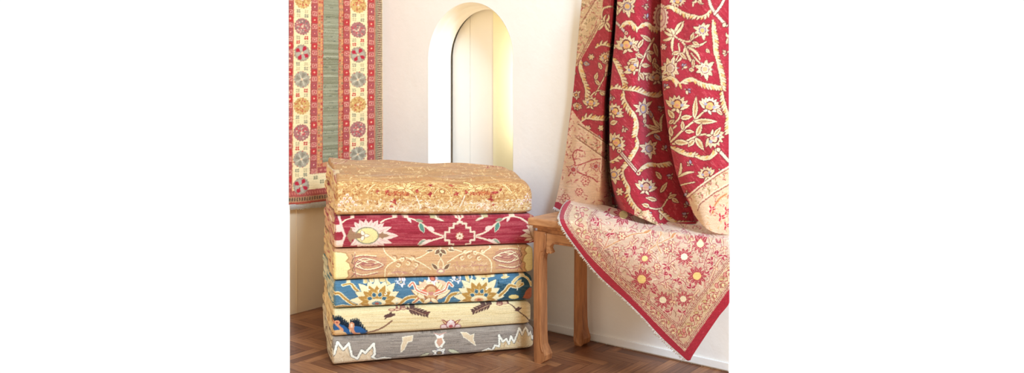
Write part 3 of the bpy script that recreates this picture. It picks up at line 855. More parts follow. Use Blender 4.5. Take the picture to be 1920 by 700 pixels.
def paint_red():
    c = canvas_for(4, (162, 48, 60))
    streaks(c, 2600, [(142, 34, 46), (194, 92, 92), (152, 42, 52), (208, 118, 112), (134, 28, 38)], 70, 1.1, 51, -.02, .5)
    PK, CR, OL, GR, BR = (238, 206, 184), (238, 210, 176), (150, 142, 112), (96, 138, 116), (164, 122, 90)
    c.poly([(627, 419), (638, 419), (640, 433), (628, 434)], PK); c.poly([(626, 450), (641, 449), (640, 465), (626, 468)], PK)
    c.line([(634, 400), (637, 418), (640, 430), (644, 441), (640, 452), (638, 460)], 4.2, PK)
    c.line(smooth([(640, 415), (647, 409), (660, 403)]), 3, CR); c.line(smooth([(708, 416), (718, 409), (738, 402)]), 3, CR)
    cx, cy = 683, 441
    for e, cc in ((2.2, (150, 60, 70)), (0, PK)):
        for a, l, w_ in ((-2.6, 34, 9), (-2.25, 36, 9), (-1.95, 38, 9), (-1.62, 36, 8), (-1.3, 36, 8), (-1.0, 40, 9), (-.68, 40, 9), (-.38, 48, 10), (0.0, 57, 13), (.33, 48, 10), (.62, 40, 10), (.95, 36, 9), (1.3, 34, 9), (1.7, 32, 9), (2.1, 34, 10), (2.5, 36, 10)):
            leaf(c, (cx + 8 * math.cos(a), cy + 6 * math.sin(a)), a, (l - 8) * (1 if abs(math.sin(a)) < .8 else .92), w_ + 3.5 + e, cc)
            if not e: c.seg((cx + 22 * math.cos(a), cy + 18 * math.sin(a)), (cx + (l - 5) * math.cos(a), cy + (l - 6) * math.sin(a)), 1.4, .8, (214, 160, 150))
    c.ell(cx, cy, 24, 20, PK)
    leaf(c, (647, 441), 0.0, 24, 16, BR); leaf(c, (651, 440), -1.2, 16, 6, BR); leaf(c, (651, 442), 1.2, 14, 6, BR); leaf(c, (700, 441), 0, 24, 9, BR); leaf(c, (708, 441), -1.1, 9, 4, BR); leaf(c, (708, 441), 1.1, 8, 4, BR)
    c.ell(cx, cy, 21.5, 17, OL); c.ell(cx + .5, cy, 19, 14.8, (240, 214, 146))
    leaf(c, (660, 441), 0, 18, 11, BR)
    for a in (0, -1.9, 1.9): leaf(c, (677, 441), a, 11, 6, (250, 232, 200), (150, 110, 80), None, .9)
    def side(g, s):
        c.line(g(smooth([(748, 401), (760, 405), (774, 412), (786, 420), (800, 431), (812, 437), (826, 441)])), 3.4, CR)
        c.line(g(smooth([(826, 442), (808, 447), (788, 455), (776, 466)])), 3.2, CR)
        def lf(p, a, L, W, cc, o=None):
            q = g([p])[0]; leaf(c, q, a if s > 0 else math.pi - a, L, W, cc, o)
        lf((779, 416), 1.2, 20, 8, GR, CR); lf((771, 409), .3, 16, 7, OL); lf((757, 404), 1.1, 14, 6, PK, None); lf((806, 430), -2.7, 17, 9, PK)
        lf((792, 450), 2.7, 18, 9, (150, 156, 130), CR); lf((800, 447), 2.6, 26, 6, PK); lf((805, 402), .5, 22, 6, CR, (150, 100, 80)); lf((796, 400), .25, 14, 5, (200, 180, 130))
    side(lambda p: list(p), 1); side(lambda p: [(1708 - x, y) for x, y in p], -1)
    c.line(smooth([(948, 406), (958, 404), (970, 408), (980, 414), (992, 422)]), 3.4, CR)
    # stepped lozenge
    st = []
    hw, hh = [4, 12, 20, 28], [27, 20, 12, 5]
    q = []
    for k in range(4):
        q += [(hw[k], -hh[k] if k == 0 else -hh[k - 1]), (hw[k], -hh[k])]
    q = [(4, -27), (4, -24), (12, -24), (12, -16), (20, -16), (20, -8), (28, -8), (28, 0)]
    full = q + [(x, -y) for x, y in q[::-1]] + [(-x, -y) for x, y in q] + [(-x, y) for x, y in q[::-1]]
    pts = [(854 + x, 441 + y) for x, y in full]
    c.line(pts + pts[:1], 5.0, (150, 70, 70)); c.line(pts + pts[:1], 3.4, CR)
    flower(c, (853.5, 441), 6.5, 8, CR, (150, 100, 60), (190, 110, 80))
    c.line([(854, 398), (854, 415)], 4, CR); c.line(smooth([(842, 399), (851, 405), (854, 410), (858, 404), (866, 399)]), 2.4, CR)
    # flower wrapping round the right end
    for a, l in ((2.3, 26), (2.65, 30), (3.0, 36), (3.35, 32), (3.75, 28), (4.2, 26)):
        leaf(c, (1006, 438), a, l, 10, (222, 190, 160), (150, 60, 70))
    c.ell(1004, 437, 14, 14, (168, 128, 96)); leaf(c, (1000, 446), -1.9, 34, 8, (214, 176, 140), BR); c.ell(996, 404, 5, 5, (180, 120, 90))
    return c

def paint_gold():
    c = canvas_for(5, (200, 148, 92))
    c.poly([(600, 380), (1060, 378), (1060, 410), (600, 410)], (222, 184, 132))
    c.poly([(600, 140), (1060, 140), (1060, 332), (600, 330)], (184, 134, 86))
    streaks(c, 2600, [(222, 174, 112), (190, 138, 80), (216, 168, 100), (182, 122, 70), (232, 196, 140)], 40, 1.1, 61, 0, .4)
    rg = np.random.default_rng(12)
    CR, WH, RD, BR = (246, 218, 152), (244, 226, 196), (160, 52, 50), (160, 96, 52)
    scribble(c, [(622, 328), (1010, 334), (1010, 396), (622, 396)], 1500, [(236, 200, 130), (176, 116, 60), (240, 210, 150), (160, 92, 48), (226, 180, 110)], (3, 8), (.8, 1.3), 13, 1.6)
    scribble(c, [(622, 372), (1010, 372), (1010, 404), (622, 404)], 420, [(246, 230, 200), (240, 216, 176), (206, 158, 104), (236, 204, 164)], (3, 9), (.9, 1.6), 14, 1.4)
    def beast(g):
        flip_ = g([(0, 0)])[0][0] > 500
        for p, a_, L_, W_, cc in (((752, 352), -.5, 26, 9, 0), ((752, 352), .55, 20, 8, 0), ((752, 350), 3.3, 32, 9, 0), ((748, 354), 2.5, 20, 6, 1), ((756, 347), -1.1, 16, 7, 0), ((766, 344), .1, 22, 6, 1), ((738, 350), -2.5, 18, 5, 1), ((770, 338), -.2, 18, 5, 1), ((744, 358), 1.9, 12, 5, 1)):
            leaf(c, g([p])[0], math.pi - a_ if flip_ else a_, L_, W_, ((244, 212, 146), (236, 196, 128))[cc], BR, (206, 150, 84), 1.2)
        for pts in ([(714, 351), (724, 346), (732, 340), (742, 343)], [(764, 345), (772, 350), (782, 345), (790, 347)], [(757, 336), (764, 331), (772, 330)], [(776, 352), (784, 356), (792, 352)]):
            c.line(g(smooth(pts)), 3.4, BR); c.line(g(smooth(pts)), 1.9, (246, 216, 140))
        scribble(c, g([(716, 356), (762, 356), (762, 366), (716, 366)]), 60, [(166, 70, 50), (196, 110, 64)], (3, 6), (1, 1.6), 15)
        c.line(g(smooth([(772, 366), (778, 380), (782, 388)])), 1.8, WH); c.line(g(smooth([(698, 340), (690, 350), (682, 362)])), 1.8, (250, 220, 160))
        for x, y in ((648, 364), (643, 370), (653, 370), (638, 377), (648, 376), (658, 377), (634, 383), (663, 383)):
            c.ell(*g([(x, y)])[0], 3.2, 2.6, (244, 220, 196)); c.ell(*g([(x, y + 1)])[0], 1.3, 1.1, (206, 130, 110))
    beast(lambda p: [tuple(q) for q in p]); beast(lambda p: [(1636 - x, y - 2) for x, y in p])
    for x, y, r in ((701, 358, 3.6), (799, 340, 5), (838, 338, 5.4), (775, 357, 4.6), (798, 362, 5), (847, 361, 5.2), (867, 356, 4.4), (731, 378, 6), (913, 372, 6), (718, 357, 5), (922, 358, 6), (933, 353, 3.6), (728, 386, 4), (918, 382, 3.4)):
        for k in range(6):
            a = rg.uniform(0, 6.3); leaf(c, (x, y), a, r * rg.uniform(.8, 1.4), r * .5, RD)
        c.ell(x, y, r * .45, r * .4, (196, 90, 70) if rg.random() < .5 else RD)
    q = smooth([(806, 360), (812, 352), (821, 347), (830, 352), (836, 360)]); c.line(q, 3.4, BR); c.line(q, 1.6, CR)
    c.ell(821, 356, 6, 5, BR); c.ell(821, 356, 4, 3.2, CR)
    scribble(c, [(726, 386), (760, 384), (760, 398), (726, 398)], 40, [(246, 226, 196), (214, 160, 120)], (4, 8), (1, 1.6), 16); scribble(c, [(885, 378), (920, 378), (920, 392), (885, 392)], 40, [(246, 226, 196), (214, 160, 120)], (4, 8), (1, 1.6), 17)
    # the part that lies on top of the stack
    for x0, x1, y in ((628, 672, 232), (922, 966, 236)):
        for k in range(26):
            x = rg.uniform(x0, x1); yy = y + rg.uniform(-30, 34); c.line([(x, yy), (x + rg.uniform(3, 9), yy - rg.uniform(-8, 12))], rg.uniform(1.6, 3.2), RD if k % 2 else (238, 190, 150))
    scribble(c, [(622, 170), (1000, 170), (1000, 326), (622, 326)], 900, [(236, 196, 138), (184, 124, 74), (200, 136, 84)], (4, 10), (.8, 1.3), 18, .8)
    return c

EDGE_TINT = [((206, 180, 140), (150, 120, 90)), ((222, 186, 128), (170, 120, 70)), ((206, 190, 150), (80, 110, 110)),
             ((214, 176, 120), (170, 90, 70)), ((206, 158, 118), (156, 44, 60)), ((220, 182, 128), (160, 58, 54))]

def build_stack():
    names = [('grey folded rug with cream zigzag motifs at the bottom of the stack', paint_grey),
             ('cream folded rug with navy tufts and brown leaves, directly above the grey rug', paint_cream),
             ('blue folded rug with gold and cream palmettes, between the tan and cream rugs', paint_blue),
             ('tan folded rug with cream vines and brown blossoms, directly under the crimson rug', paint_tan),
             ('crimson folded rug with a stepped cream lozenge, second from the top of the stack', paint_red),
             ('golden folded rug with scattered red flecks, topmost on the stack', paint_gold)]
    m_rug = rug_mat('folded_rug_wool', 0, 2.5, 70, .10, .15)
    m_edge = rug_mat('rug_edge_wool', 0, 30, 30, .2, .2)
    sw = .0
    XRp = [998, 993, 995, 997, 1003, 998]; XLp = [622, 624, 625, 625, 626, 628]
    for i in range(6):
        label, painter = names[i]
        c = painter()
        zl0, zl1, zr0, zr1 = ZLv[i], ZLv[i + 1] - .0015, ZRv[i], ZRv[i + 1] - .0015
        a0 = (XLp[i] - 622) / 376 * SW; a1 = (XRp[i] - 622) / 376 * SW
        Wd = a1 - a0; DL, DR = .53, .345
        rl, rr, rf, rb = .008, (.05 if i == 5 else .030), (.05 if i == 5 else .020), .03
        rzt, rzb = (.075, .018) if i == 5 else (.022, .016)
        Hn = zl1 - zl0
        def emb(a, d, z):
            """box coordinates (a 0..Wd, d 0..DL, z 0..Hn) -> world, with rounded edges and soft sags"""
            a, d, z = np.broadcast_arrays(*[np.asarray(q, float) for q in (a, d, z)])
            ca = np.clip(a, rl, Wd - rr); cd = np.clip(d, rf, DL - rb); cz = np.clip(z, rzb, Hn - rzt)
            ra = np.where(a < ca, rl, rr); rd = np.where(d < cd, rf, rb); rz = np.where(z < cz, rzb, rzt)
            qa, qd, qz = (a - ca) / ra, (d - cd) / rd, (z - cz) / rz
            L = np.sqrt(qa ** 2 + qd ** 2 + qz ** 2); mx = np.maximum(np.maximum(abs(qa), abs(qd)), abs(qz))
            k = np.where(L > 1e-9, mx / np.maximum(L, 1e-9), 1.0)
            A = ca + qa * k * ra; Dd = cd + qd * k * rd; Zz = cz + qz * k * rz
            # soft sag of the cloth in front
            Dd = Dd - .006 * np.sin(math.pi * np.clip(Zz / Hn, 0, 1)) * np.clip(1 - Dd / .1, 0, 1) + .0035 * np.sin(A * 9 + i * 2.1) * np.clip(1 - Dd / .2, 0, 1)
            if i == 5:
                top = np.clip((Zz / Hn - .55) / .45, 0, 1)
                Zz = Zz + top * .020 * np.clip((Dd - .13) / .08, 0, 1) ** 1.5 * (1 - .4 * np.clip(A / Wd, 0, 1)) - top * (.006 * np.exp(-((Dd - .12) / .04) ** 2) + .006 * np.sin(A * 7 + 1) * np.clip(Dd / .1, 0, 1)) + top * .004 * np.sin(A * 23 + Dd * 30)
            t = np.clip((a0 + A) / SW, 0, 1.02)
            Zw = (zl0 + Zz / Hn * (zl1 - zl0)) * (1 - t) + (zr0 + Zz / Hn * (zr1 - zr0)) * t
            Zw = Zw + np.clip(Zw / .6, 0, 1) * .0035 * np.sin(A * 8.5 + 1.0) * np.sin(math.pi * t)
            Ds = Dd * (DL + (DR - DL) * np.clip(t, 0, 1)) / DL
            P = SFL + (a0 + A)[..., None] * SE + Ds[..., None] * SG
            return np.concatenate([P, Zw[..., None]], -1)
        Vs, Fs, Cs, Us = [], [], [], []; nb = 0
        def add(a, d, z, px, py, flip=False):
            nonlocal nb
            P = emb(a, d, z); nv, nu = P.shape[:2]
            px, py = np.broadcast_to(px, (nv, nu)), np.broadcast_to(py, (nv, nu))
            Vs.append(P.reshape(-1, 3)); Fs.append(grid_faces(nv, nu, nb, flip)); nb += nv * nu
            Cs.append(c.sample(px, py, .5, 1.3).reshape(-1, 3)); Us.append(np.stack([px / 100, py / 100], -1).reshape(-1, 2))
        nz = 72 if i < 5 else 96
        A = np.linspace(0, Wd, 400)[None, :]; Z = np.linspace(0, Hn, nz)[:, None]
        def rows(px, tz):
            t = (px - 622) / 376
            return (YLp[i] * (1 - t) + YRp[i] * t) * (1 - tz) + (YLp[i + 1] * (1 - t) + YRp[i + 1] * t) * tz
        PX = XLp[i] + A / Wd * (XRp[i] - XLp[i])
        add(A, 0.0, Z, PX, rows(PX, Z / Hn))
        # right end: the pattern carries on round the corner
        DD = np.concatenate([np.linspace(0, .06, 26), np.linspace(.06, DL - .04, 70)[1:-1], np.linspace(DL - .04, DL, 10)])
        Dg = DD[None, :]
        PXr = XRp[i] + Dg / DL * 46
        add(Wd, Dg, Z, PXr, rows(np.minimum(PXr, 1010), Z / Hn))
        # back
        add(A[:, ::8], DL, Z[::6], np.full((1, 50), 800.0) + A[:, ::8] * 200, rows(np.full((1, 50), 800.0), Z[::6] / Hn), True)
        # left end
        Dl = DD[None, :]
        add(0.0, Dl, Z, XLp[i] + 3 + Dl * 30, rows(np.full((1, len(DD)), XLp[i] + 4.0), Z / Hn), True)
        # top and underside
        Dt = DD[:, None]; st = 1
        At = A[:, ::st]
        ytop = YLp[i + 1] + (YRp[i + 1] - YLp[i + 1]) * (At / Wd) + Dt * 0
        pyt = ytop - (Dt / DL) * (150 if i == 5 else 8)
        add(At, Dt, Hn, XLp[i] + At / Wd * (XRp[i] - XLp[i]) + 0 * Dt, pyt, False)
        add(A[:, ::10], np.linspace(0, DL, 20)[:, None], 0.0, np.full((20, 40), 800.0), np.full((20, 40), float(YLp[i])) - 4, True)
        V = np.concatenate(Vs)
        base2 = SFL + SE * (a0 + Wd / 2) + SG * .2
        base = (float(base2[0]), float(base2[1]), float(V[:, 2].min()))
        root = thing('folded_rug', base, label, 'rug', 'folded rugs in the stack')
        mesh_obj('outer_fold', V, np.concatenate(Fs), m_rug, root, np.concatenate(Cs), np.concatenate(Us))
        # inner folds showing at the left end
        rgi = np.random.default_rng(100 + i)
        base_c, fleck = EDGE_TINT[i]
        nl = 3 if i < 5 else 4
        for k in range(nl):
            z0 = Hn * (k + .02) / nl; z1 = Hn * (k + .98) / nl
            n_d, n_p = 90, 18
            dd = np.linspace(.010 + .004 * rgi.random(), DL - .02, n_d)
            ph = rgi.uniform(0, 6.3); amp = .0035
            edge = -.003 - .007 * rgi.random() * np.clip(dd / .2, 0, 1) + amp * np.clip(dd / .15, .1, 1) * np.sin(dd * rgi.uniform(10, 20) + ph)
            th = np.linspace(-math.pi / 2, math.pi / 2, n_p)
            zc = (z0 + z1) / 2 + .004 * np.sin(dd * 20 + ph * 2); hz = (z1 - z0) / 2
            rnd = np.minimum(hz, .012)
            prof_a = np.concatenate([[.012], -rnd * np.cos(th) ** .45, [.012]]); prof_z = np.concatenate([[-hz], hz * np.sin(th), [hz]])
            endk = np.clip(np.minimum((dd - dd[0]) / .012, (dd[-1] - dd) / .012), 0, 1) ** .5
            Aa = a0 + edge[:, None] + rnd + prof_a[None, :] * np.where(prof_a[None, :] < 0, endk[:, None], 1)
            Zk = zc[:, None] + prof_z[None, :] * endk[:, None]
            Zk = np.clip(Zk, .0006, Hn - .0006)
            otop = Hn - rzt + rzt * np.sqrt(1 - np.clip((rf - dd) / rf, 0, 1) ** 2)
            Zk = Zk * np.minimum(1, (otop / Hn)[:, None] + .02 * (i < 5))
            Zw = zl0 + Zk
            Pp = SFL + Aa[..., None] * SE + (dd[:, None] + 0 * Aa)[..., None] * SG
            P3 = np.concatenate([Pp, Zw[..., None]], -1)
            fl = rgi.random((n_d // 9 + 1, len(prof_a) // 2 + 1)); fl = np.kron(fl, np.ones((9, 2)))[:n_d, :len(prof_a)]
            mixv = np.where(fl > .86, 1.0, np.where(fl > .7, .45, 0.0))[..., None]
            cc = srgb(base_c) * (1 - mixv) + srgb(fleck) * mixv
            mesh_obj('inner_fold', P3.reshape(-1, 3), grid_faces(n_d, len(prof_a)), m_edge, root, cc.reshape(-1, 3), np.stack([np.broadcast_to(dd[:, None], Aa.shape), Zk], -1).reshape(-1, 2))
build_stack()

# ------------------------------------------------------------------ bench
B0 = np.array([.0745, 2.930]); BTOP = .498
def build_bench():
    root = thing('bench', (float(B0[0] + .2), float(B0[1] - .03), 0), 'low carved brown wooden bench against the wall, under the draped red rug', 'bench')
    # leg profile in the front plane: square shoulder, slim shaft, in-turned hoof foot
    def leg_poly(s=1):
        right = [(.030, .0), (.044, .012), (.047, .030), (.041, .046), (.035, .066), (.0325, .10), (.031, .20), (.031, .355), (.033, .368), (.040, .382), (.047, .392), (.049, .402), (.049, .452)]
        return [(0.004, 0), *right, (0, .452), (0, .05), (.001, .02)]
    def leg(u0, d0, mirror_depth=False):
        bm = bmesh.new()
        prism(bm, leg_poly(), B0 + Rv * u0 + Nv * d0, Rv, Nv, 0, .036)
        # swell of the foot towards the inside of the bench
        for v in bm.verts:
            if v.co.z < .07:
                t = math.sin(math.pi * min(1, max(0, (v.co.z + .012) / .075)))
                d = (np.array(v.co[:2]) - B0 - Rv * u0 - Nv * d0) @ Nv
                inner = d < .018 if mirror_depth else d > .018
                if inner:
                    sft = (.009 * t) * (-1 if mirror_depth else 1); v.co.x += Nv[0] * sft; v.co.y += Nv[1] * sft
        o = bm_obj('leg', bm, M_WOOD, root, bevel=.0035)
        bm = bmesh.new()
        # raised bead down the inner corner of the front face
        pts = [(.0495, .448), (.0475, .408), (.041, .390), (.0275, .366), (.0265, .20), (.028, .10), (.031, .062), (.038, .040)]
        q = smooth(pts, 5); A = B0 + Rv * u0 + Nv * d0
        ring = []
        for k, (u, z) in enumerate(q):
            a = q[min(k + 1, len(q) - 1)]; b = q[max(k - 1, 0)]; tx, tz = a[0] - b[0], a[1] - b[1]; L = math.hypot(tx, tz) + 1e-9; nx, nz = -tz / L, tx / L
            rr_ = []
            for th in np.linspace(0, 2 * math.pi, 7)[:-1]:
                uu, zz, dd = u + .0024 * math.cos(th) * nx, z + .0024 * math.cos(th) * nz, -.0024 * math.sin(th)
                p = A + Rv * uu + Nv * (dd if not mirror_depth else dd)
                rr_.append(bm.verts.new((p[0], p[1], zz)))
            ring.append(rr_)
        for k in range(len(ring) - 1):
            for j in range(6): bm.faces.new([ring[k][j], ring[k][(j + 1) % 6], ring[k + 1][(j + 1) % 6], ring[k + 1][j]])
        bm.faces.new(ring[0]); bm.faces.new(ring[-1])
        bm_obj('leg_bead', bm, M_WOOD, o if False else root, flat=False)
        return o
    LN = .95
    leg(0, 0); leg(0, .248, True)
    # front apron with the scrolled bracket where it meets the leg
    ap = [(.049, .448), (.049, .382), (.056, .378), (.061, .384), (.066, .379), (.073, .386), (.068, .392), (.064, .398), (.068, .408), (.080, .414), (.10, .415), (LN, .415), (LN, .448)]
    bm = bmesh.new(); prism(bm, ap, B0, Rv, Nv, .004, .026); trim_right(bm)
    bm_obj('apron', bm, M_WOODTOP, root, bevel=.0022)
    # bead along the lower edge of the apron
    bm = bmesh.new(); prism(bm, [(.080, .4135), (.090, .4155), (LN, .4155), (LN, .4215), (.088, .4215), (.078, .418), (.070, .411), (.0715, .407), (.0765, .4115)], B0, Rv, Nv, -.0005, .008); trim_right(bm)
    bm_obj('apron_bead', bm, M_WOOD, root, bevel=.0015)
    # end rail and back rail
    bm = bmesh.new(); prism(bm, [(.036, .415), (.248, .415), (.248, .448), (.036, .448)], B0, Nv, Rv, .006, .026); bm_obj('end_rail', bm, M_WOOD, root, bevel=.0015)
    bm = bmesh.new(); prism(bm, [(.049, .415), (LN, .415), (LN, .448), (.049, .448)], B0, Rv, Nv, .256, .278); trim_right(bm); bm_obj('back_rail', bm, M_WOOD, root, bevel=.0015)
    # waist and moulded top
    def slab(inset, z0, z1, bev, name, mat):
        bm = bmesh.new()
        prism(bm, [(inset, z0), (LN, z0), (LN, z1), (inset, z1)], B0, Rv, Nv, inset, .284 - inset)
        bmesh.ops.bevel(bm, geom=[e for e in bm.edges if e.calc_length() > .1], offset=bev, segments=4, profile=.5, affect='EDGES')
        trim_right(bm); return bm_obj(name, bm, mat, root, flat=True)
    slab(.009, .446, .466, .001, 'waist', M_WOOD)
    slab(-.002, .462, .472, .003, 'top_moulding', M_WOOD)
    slab(-.014, .471, BTOP, .006, 'bench_top', M_WOODTOP)
build_bench()

# ------------------------------------------------------------------ draped red rug
RD = (170, 44, 56)
def paint_drape():
    c = Canvas(1020, -70, 1385, 700, 2.0, RD)
    streaks(c, 7000, [(200, 82, 86), (148, 26, 38), (186, 58, 66), (212, 112, 110), (138, 22, 34)], 9, 1.25, 71, .9, .55)
    BG, LN, OLV = (226, 190, 158), (172, 66, 70), (186, 160, 112)
    L0, F0, P0, S0 = globals()['leaf'], globals()['flower'], globals()['palmette'], globals()['scallop']
    def leaf(c, p, a, l, w_, col, out=None, vein=None, ow=1.3):
        l *= 1.12; w_ *= 1.22
        L0(c, p, a, l, w_, col, out, None, ow)
        if out and w_ > 4.5:
            q = (p[0] + .16 * l * math.cos(a), p[1] + .16 * l * math.sin(a))
            L0(c, q, a, l * .68, w_ * .5, (202, 156, 128) if int(p[0] + p[1]) % 2 else (206, 168, 116)); c.seg(q, (p[0] + .8 * l * math.cos(a), p[1] + .8 * l * math.sin(a)), .9, .6, (128, 62, 56))
    def flower(c, p, r, *a, **k): F0(c, p, r * 1.15, *a, **k)
    def palmette(c, p, ang, r, *a, **k): P0(c, p, ang, r * 1.14, *a, **k)
    def scallop(c, pts, side=1, w=2.6, tooth=6.0, **k): S0(c, pts, side, w, tooth * 1.18, **k)
    V = lambda pts, w=2.2, col=CREAM: vine(c, pts, w, col)
    # ---- left hanging width
    V([(1116, 178), (1126, 158), (1134, 142), (1139, 120), (1142, 96)], 2); V([(1104, 185), (1112, 176), (1122, 170), (1133, 172)], 2)
    spray(c, (1134, 42), [-2.6, -1.9, -.6, 0.4, 1.4, 2.1, 2.9], [15, 14, 16, 14, 22, 26, 16], CREAM, 4)
    V([(1128, 34), (1129, 20), (1135, 14), (1147, 12)], 3)
    scallop(c, [(1117, 89), (1128, 84), (1140, 86), (1152, 90)], -1)
    for p, a in (((1124, 160), -2.2), ((1133, 142), -.4), ((1128, 130), -2.0), ((1139, 118), -2.7), ((1116, 150), -1.3)): leaf(c, p, a, 13, 5.5, CREAM, OUT, TAN)
    palmette(c, (1137, 112), -1.9, 12)
    scallop(c, [(1089, 112), (1086, 128), (1092, 148), (1098, 166), (1098, 182)], -1, 3, 7)
    palmette(c, (1107, 199), -1.4, 15, CREAM, GOLD); palmette(c, (1081, 203), -1.2, 9, CREAM); flower(c, (1080, 178), 7, 7, CREAM, GOLD)
    scallop(c, [(1090, 228), (1100, 222), (1114, 224), (1130, 225), (1138, 226)], -1, 3, 8)
    leaf(c, (1124, 172), .6, 12, 5, CREAM, OUT); leaf(c, (1094, 118), .3, 11, 6, BLUEG, OUT)
    # ---- middle width (first big fold)
    flower(c, (1176, 12), 15, 9, CREAM, GOLD, OUT, BLUEG); spray(c, (1158, 28), [-1.5, -1.2, -1.8], [22, 18, 16], CREAM, 4, .3)
    V([(1155, 42), (1164, 51), (1173, 62)], 4, (206, 186, 170)); c.ell(1174, 62, 4.5, 4.5, OUT); c.ell(1174, 62, 3.2, 3.2, CREAM); c.ell(1174, 62, 1.4, 1.4, RD)
    scallop(c, [(1163, 52), (1170, 43), (1182, 40), (1190, 46), (1196, 53), (1203, 46), (1214, 43), (1224, 50), (1233, 56)], 1, 3, 7.5)
    palmette(c, (1176, 92), -1.75, 21, CREAM, GOLD, BLUEG); palmette(c, (1190, 132), -2.3, 17, CREAM, GOLD, BLUEG, OUT, 5)
    V([(1198, 150), (1200, 126), (1208, 106), (1218, 86), (1226, 72)], 3.2); V([(1196, 84), (1197, 98), (1193, 108)], 2.6)
    for p, a, l in (((1197, 96), -2.3, 16), ((1196, 90), -1.0, 18), ((1196, 112), 3.0, 16), ((1206, 108), -2.7, 15), ((1212, 98), .1, 14), ((1214, 100), 1.2, 17), ((1202, 122), .1, 16), ((1222, 78), -2.6, 22), ((1226, 80), 1.3, 26), ((1200, 136), 1.1, 15), ((1228, 108), 1.7, 18)):
        leaf(c, p, a, l, 6.5, CREAM, OUT, TAN)
    palmette(c, (1232, 152), -1.6, 17, (222, 200, 168), (206, 160, 120)); leaf(c, (1226, 118), .9, 18, 6, CREAM, OUT, TAN); spray(c, (1216, 138), [2.2, 2.8], [14, 10], CREAM, 4)
    for rx, ry, cc in ((13.5, 25, OUT), (12.3, 23.6, (226, 196, 172)), (9.5, 19, (170, 92, 98)), (8.2, 17, (214, 180, 164)), (4.6, 9, (184, 120, 120)), (3, 5, CREAM)): c.ell(1239, 33, rx, ry, cc)
    for k in range(16):
        a = k * math.pi / 8; c.ell(1239 + 12.5 * math.cos(a), 33 + 24 * math.sin(a), 2.4, 2.4, (226, 196, 172))
    scallop(c, [(1147, 108), (1154, 120), (1160, 134), (1166, 148), (1169, 164)], -1, 3, 8)
    scallop(c, [(1143, 168), (1152, 165), (1169, 167)], -1, 3, 6); scallop(c, [(1169, 168), (1184, 169), (1196, 172), (1212, 178), (1232, 182), (1240, 178)], -1, 3, 8)
    scallop(c, [(1169, 172), (1172, 188), (1182, 204), (1193, 220), (1196, 238), (1193, 256)], 1, 3.2, 8.5)
    scallop(c, [(1194, 258), (1197, 274), (1188, 292), (1176, 310), (1168, 322), (1172, 338), (1180, 352), (1180, 366), (1190, 384), (1202, 396)], 1, 3.2, 7)
    palmette(c, (1149, 214), -.9, 17, CREAM, GOLD); palmette(c, (1150, 272), -.7, 19, CREAM, GOLD, BLUEG); flower(c, (1151, 328), 13, 8, CREAM, GOLD, OUT, BLUEG); leaf(c, (1144, 232), -.3, 13, 8, CREAM, OUT)
    flower(c, (1206, 204), 12, 8, CREAM, GOLD, OUT, BLUEG, 1.5); flower(c, (1217, 279), 14, 9, CREAM, (200, 160, 140), OUT, BLUEG)
    spray(c, (1240, 246), [-2.0, -2.3, -2.6, -2.95, 3.05, -1.7], [30, 36, 34, 36, 30, 32], CREAM, 4.6, .25); leaf(c, (1222, 222), -1.8, 14, 5, BLUEG, OUT); leaf(c, (1226, 252), .7, 16, 6, BLUEG, OUT); leaf(c, (1208, 232), -1.4, 10, 5, CREAM, OUT)
    c.line([(1161, 283), (1196, 325)], 8, OUT); c.line([(1161, 283), (1196, 325)], 5.6, (222, 200, 170)); c.line([(1165, 288), (1193, 321)], 1.6, (150, 90, 90))
    for p in ((1161, 283), (1197, 325)): c.ell(*p, 5.4, 5.4, OUT); c.ell(*p, 4.0, 4.0, CREAM); c.ell(*p, 1.7, 1.7, RD)
    scallop(c, [(1143, 304), (1152, 300), (1160, 294)], 1, 3, 6); scallop(c, [(1196, 322), (1206, 312), (1218, 306), (1232, 308), (1246, 306), (1256, 304)], 1, 3, 7)
    palmette(c, (1210, 358), -1.4, 19, CREAM, (206, 160, 120), BLUEG); flower(c, (1162, 360), 6, 6, CREAM, PINK)
    V([(1210, 386), (1226, 392), (1240, 390), (1250, 376), (1258, 362)], 2.6); V([(1240, 390), (1246, 402), (1254, 410)], 2.4)
    for p, a, l in (((1232, 376), -2.9, 20), ((1238, 362), -1.0, 22), ((1240, 336), -2.2, 16), ((1252, 372), -.4, 16), ((1242, 398), 1.8, 14), ((1218, 388), -2.8, 14), ((1260, 372), .6, 14)): leaf(c, p, a, l, 6.5, CREAM, OUT, TAN)
    scallop(c, [(1236, 396), (1246, 406), (1258, 416), (1274, 420), (1294, 422)], -1, 3, 6)
    # ---- right width (front fold)
    scallop(c, [(1246, 14), (1256, 11), (1268, 15), (1280, 23), (1294, 28)], 1, 3, 7.5); scallop(c, [(1334, 17), (1324, 27), (1312, 31), (1297, 28)], -1, 3, 6)
    spray(c, (1308, -2), [2.6, 2.1, 1.2, .5], [16, 12, 14, 12], CREAM, 4); palmette(c, (1270, -4), 1.5, 14)
    c.line(smooth([(1328, -6), (1334, 14), (1346, 30), (1362, 48)]), 7.4, OUT); c.line(smooth([(1328, -6), (1334, 14), (1346, 30), (1362, 48)]), 5.2, (224, 200, 172))
    c.line(smooth([(1361, -8), (1352, 10), (1340, 26)]), 6.6, OUT); c.line(smooth([(1361, -8), (1352, 10), (1340, 26)]), 4.6, (230, 206, 176)); c.ell(1358, 47, 5, 5, OUT); c.ell(1358, 47, 3.6, 3.6, CREAM)
    scallop(c, [(1337, 38), (1336, 56), (1338, 76), (1339, 94), (1344, 112), (1348, 130), (1352, 150), (1354, 168)], -1, 3.4, 8)
    scallop(c, [(1354, 170), (1357, 186), (1362, 204), (1367, 222), (1366, 250)], 1, 3.4, 7); spray(c, (1370, 70), [2.6, 3.4, 2.0], [14, 12, 16], CREAM, 4)
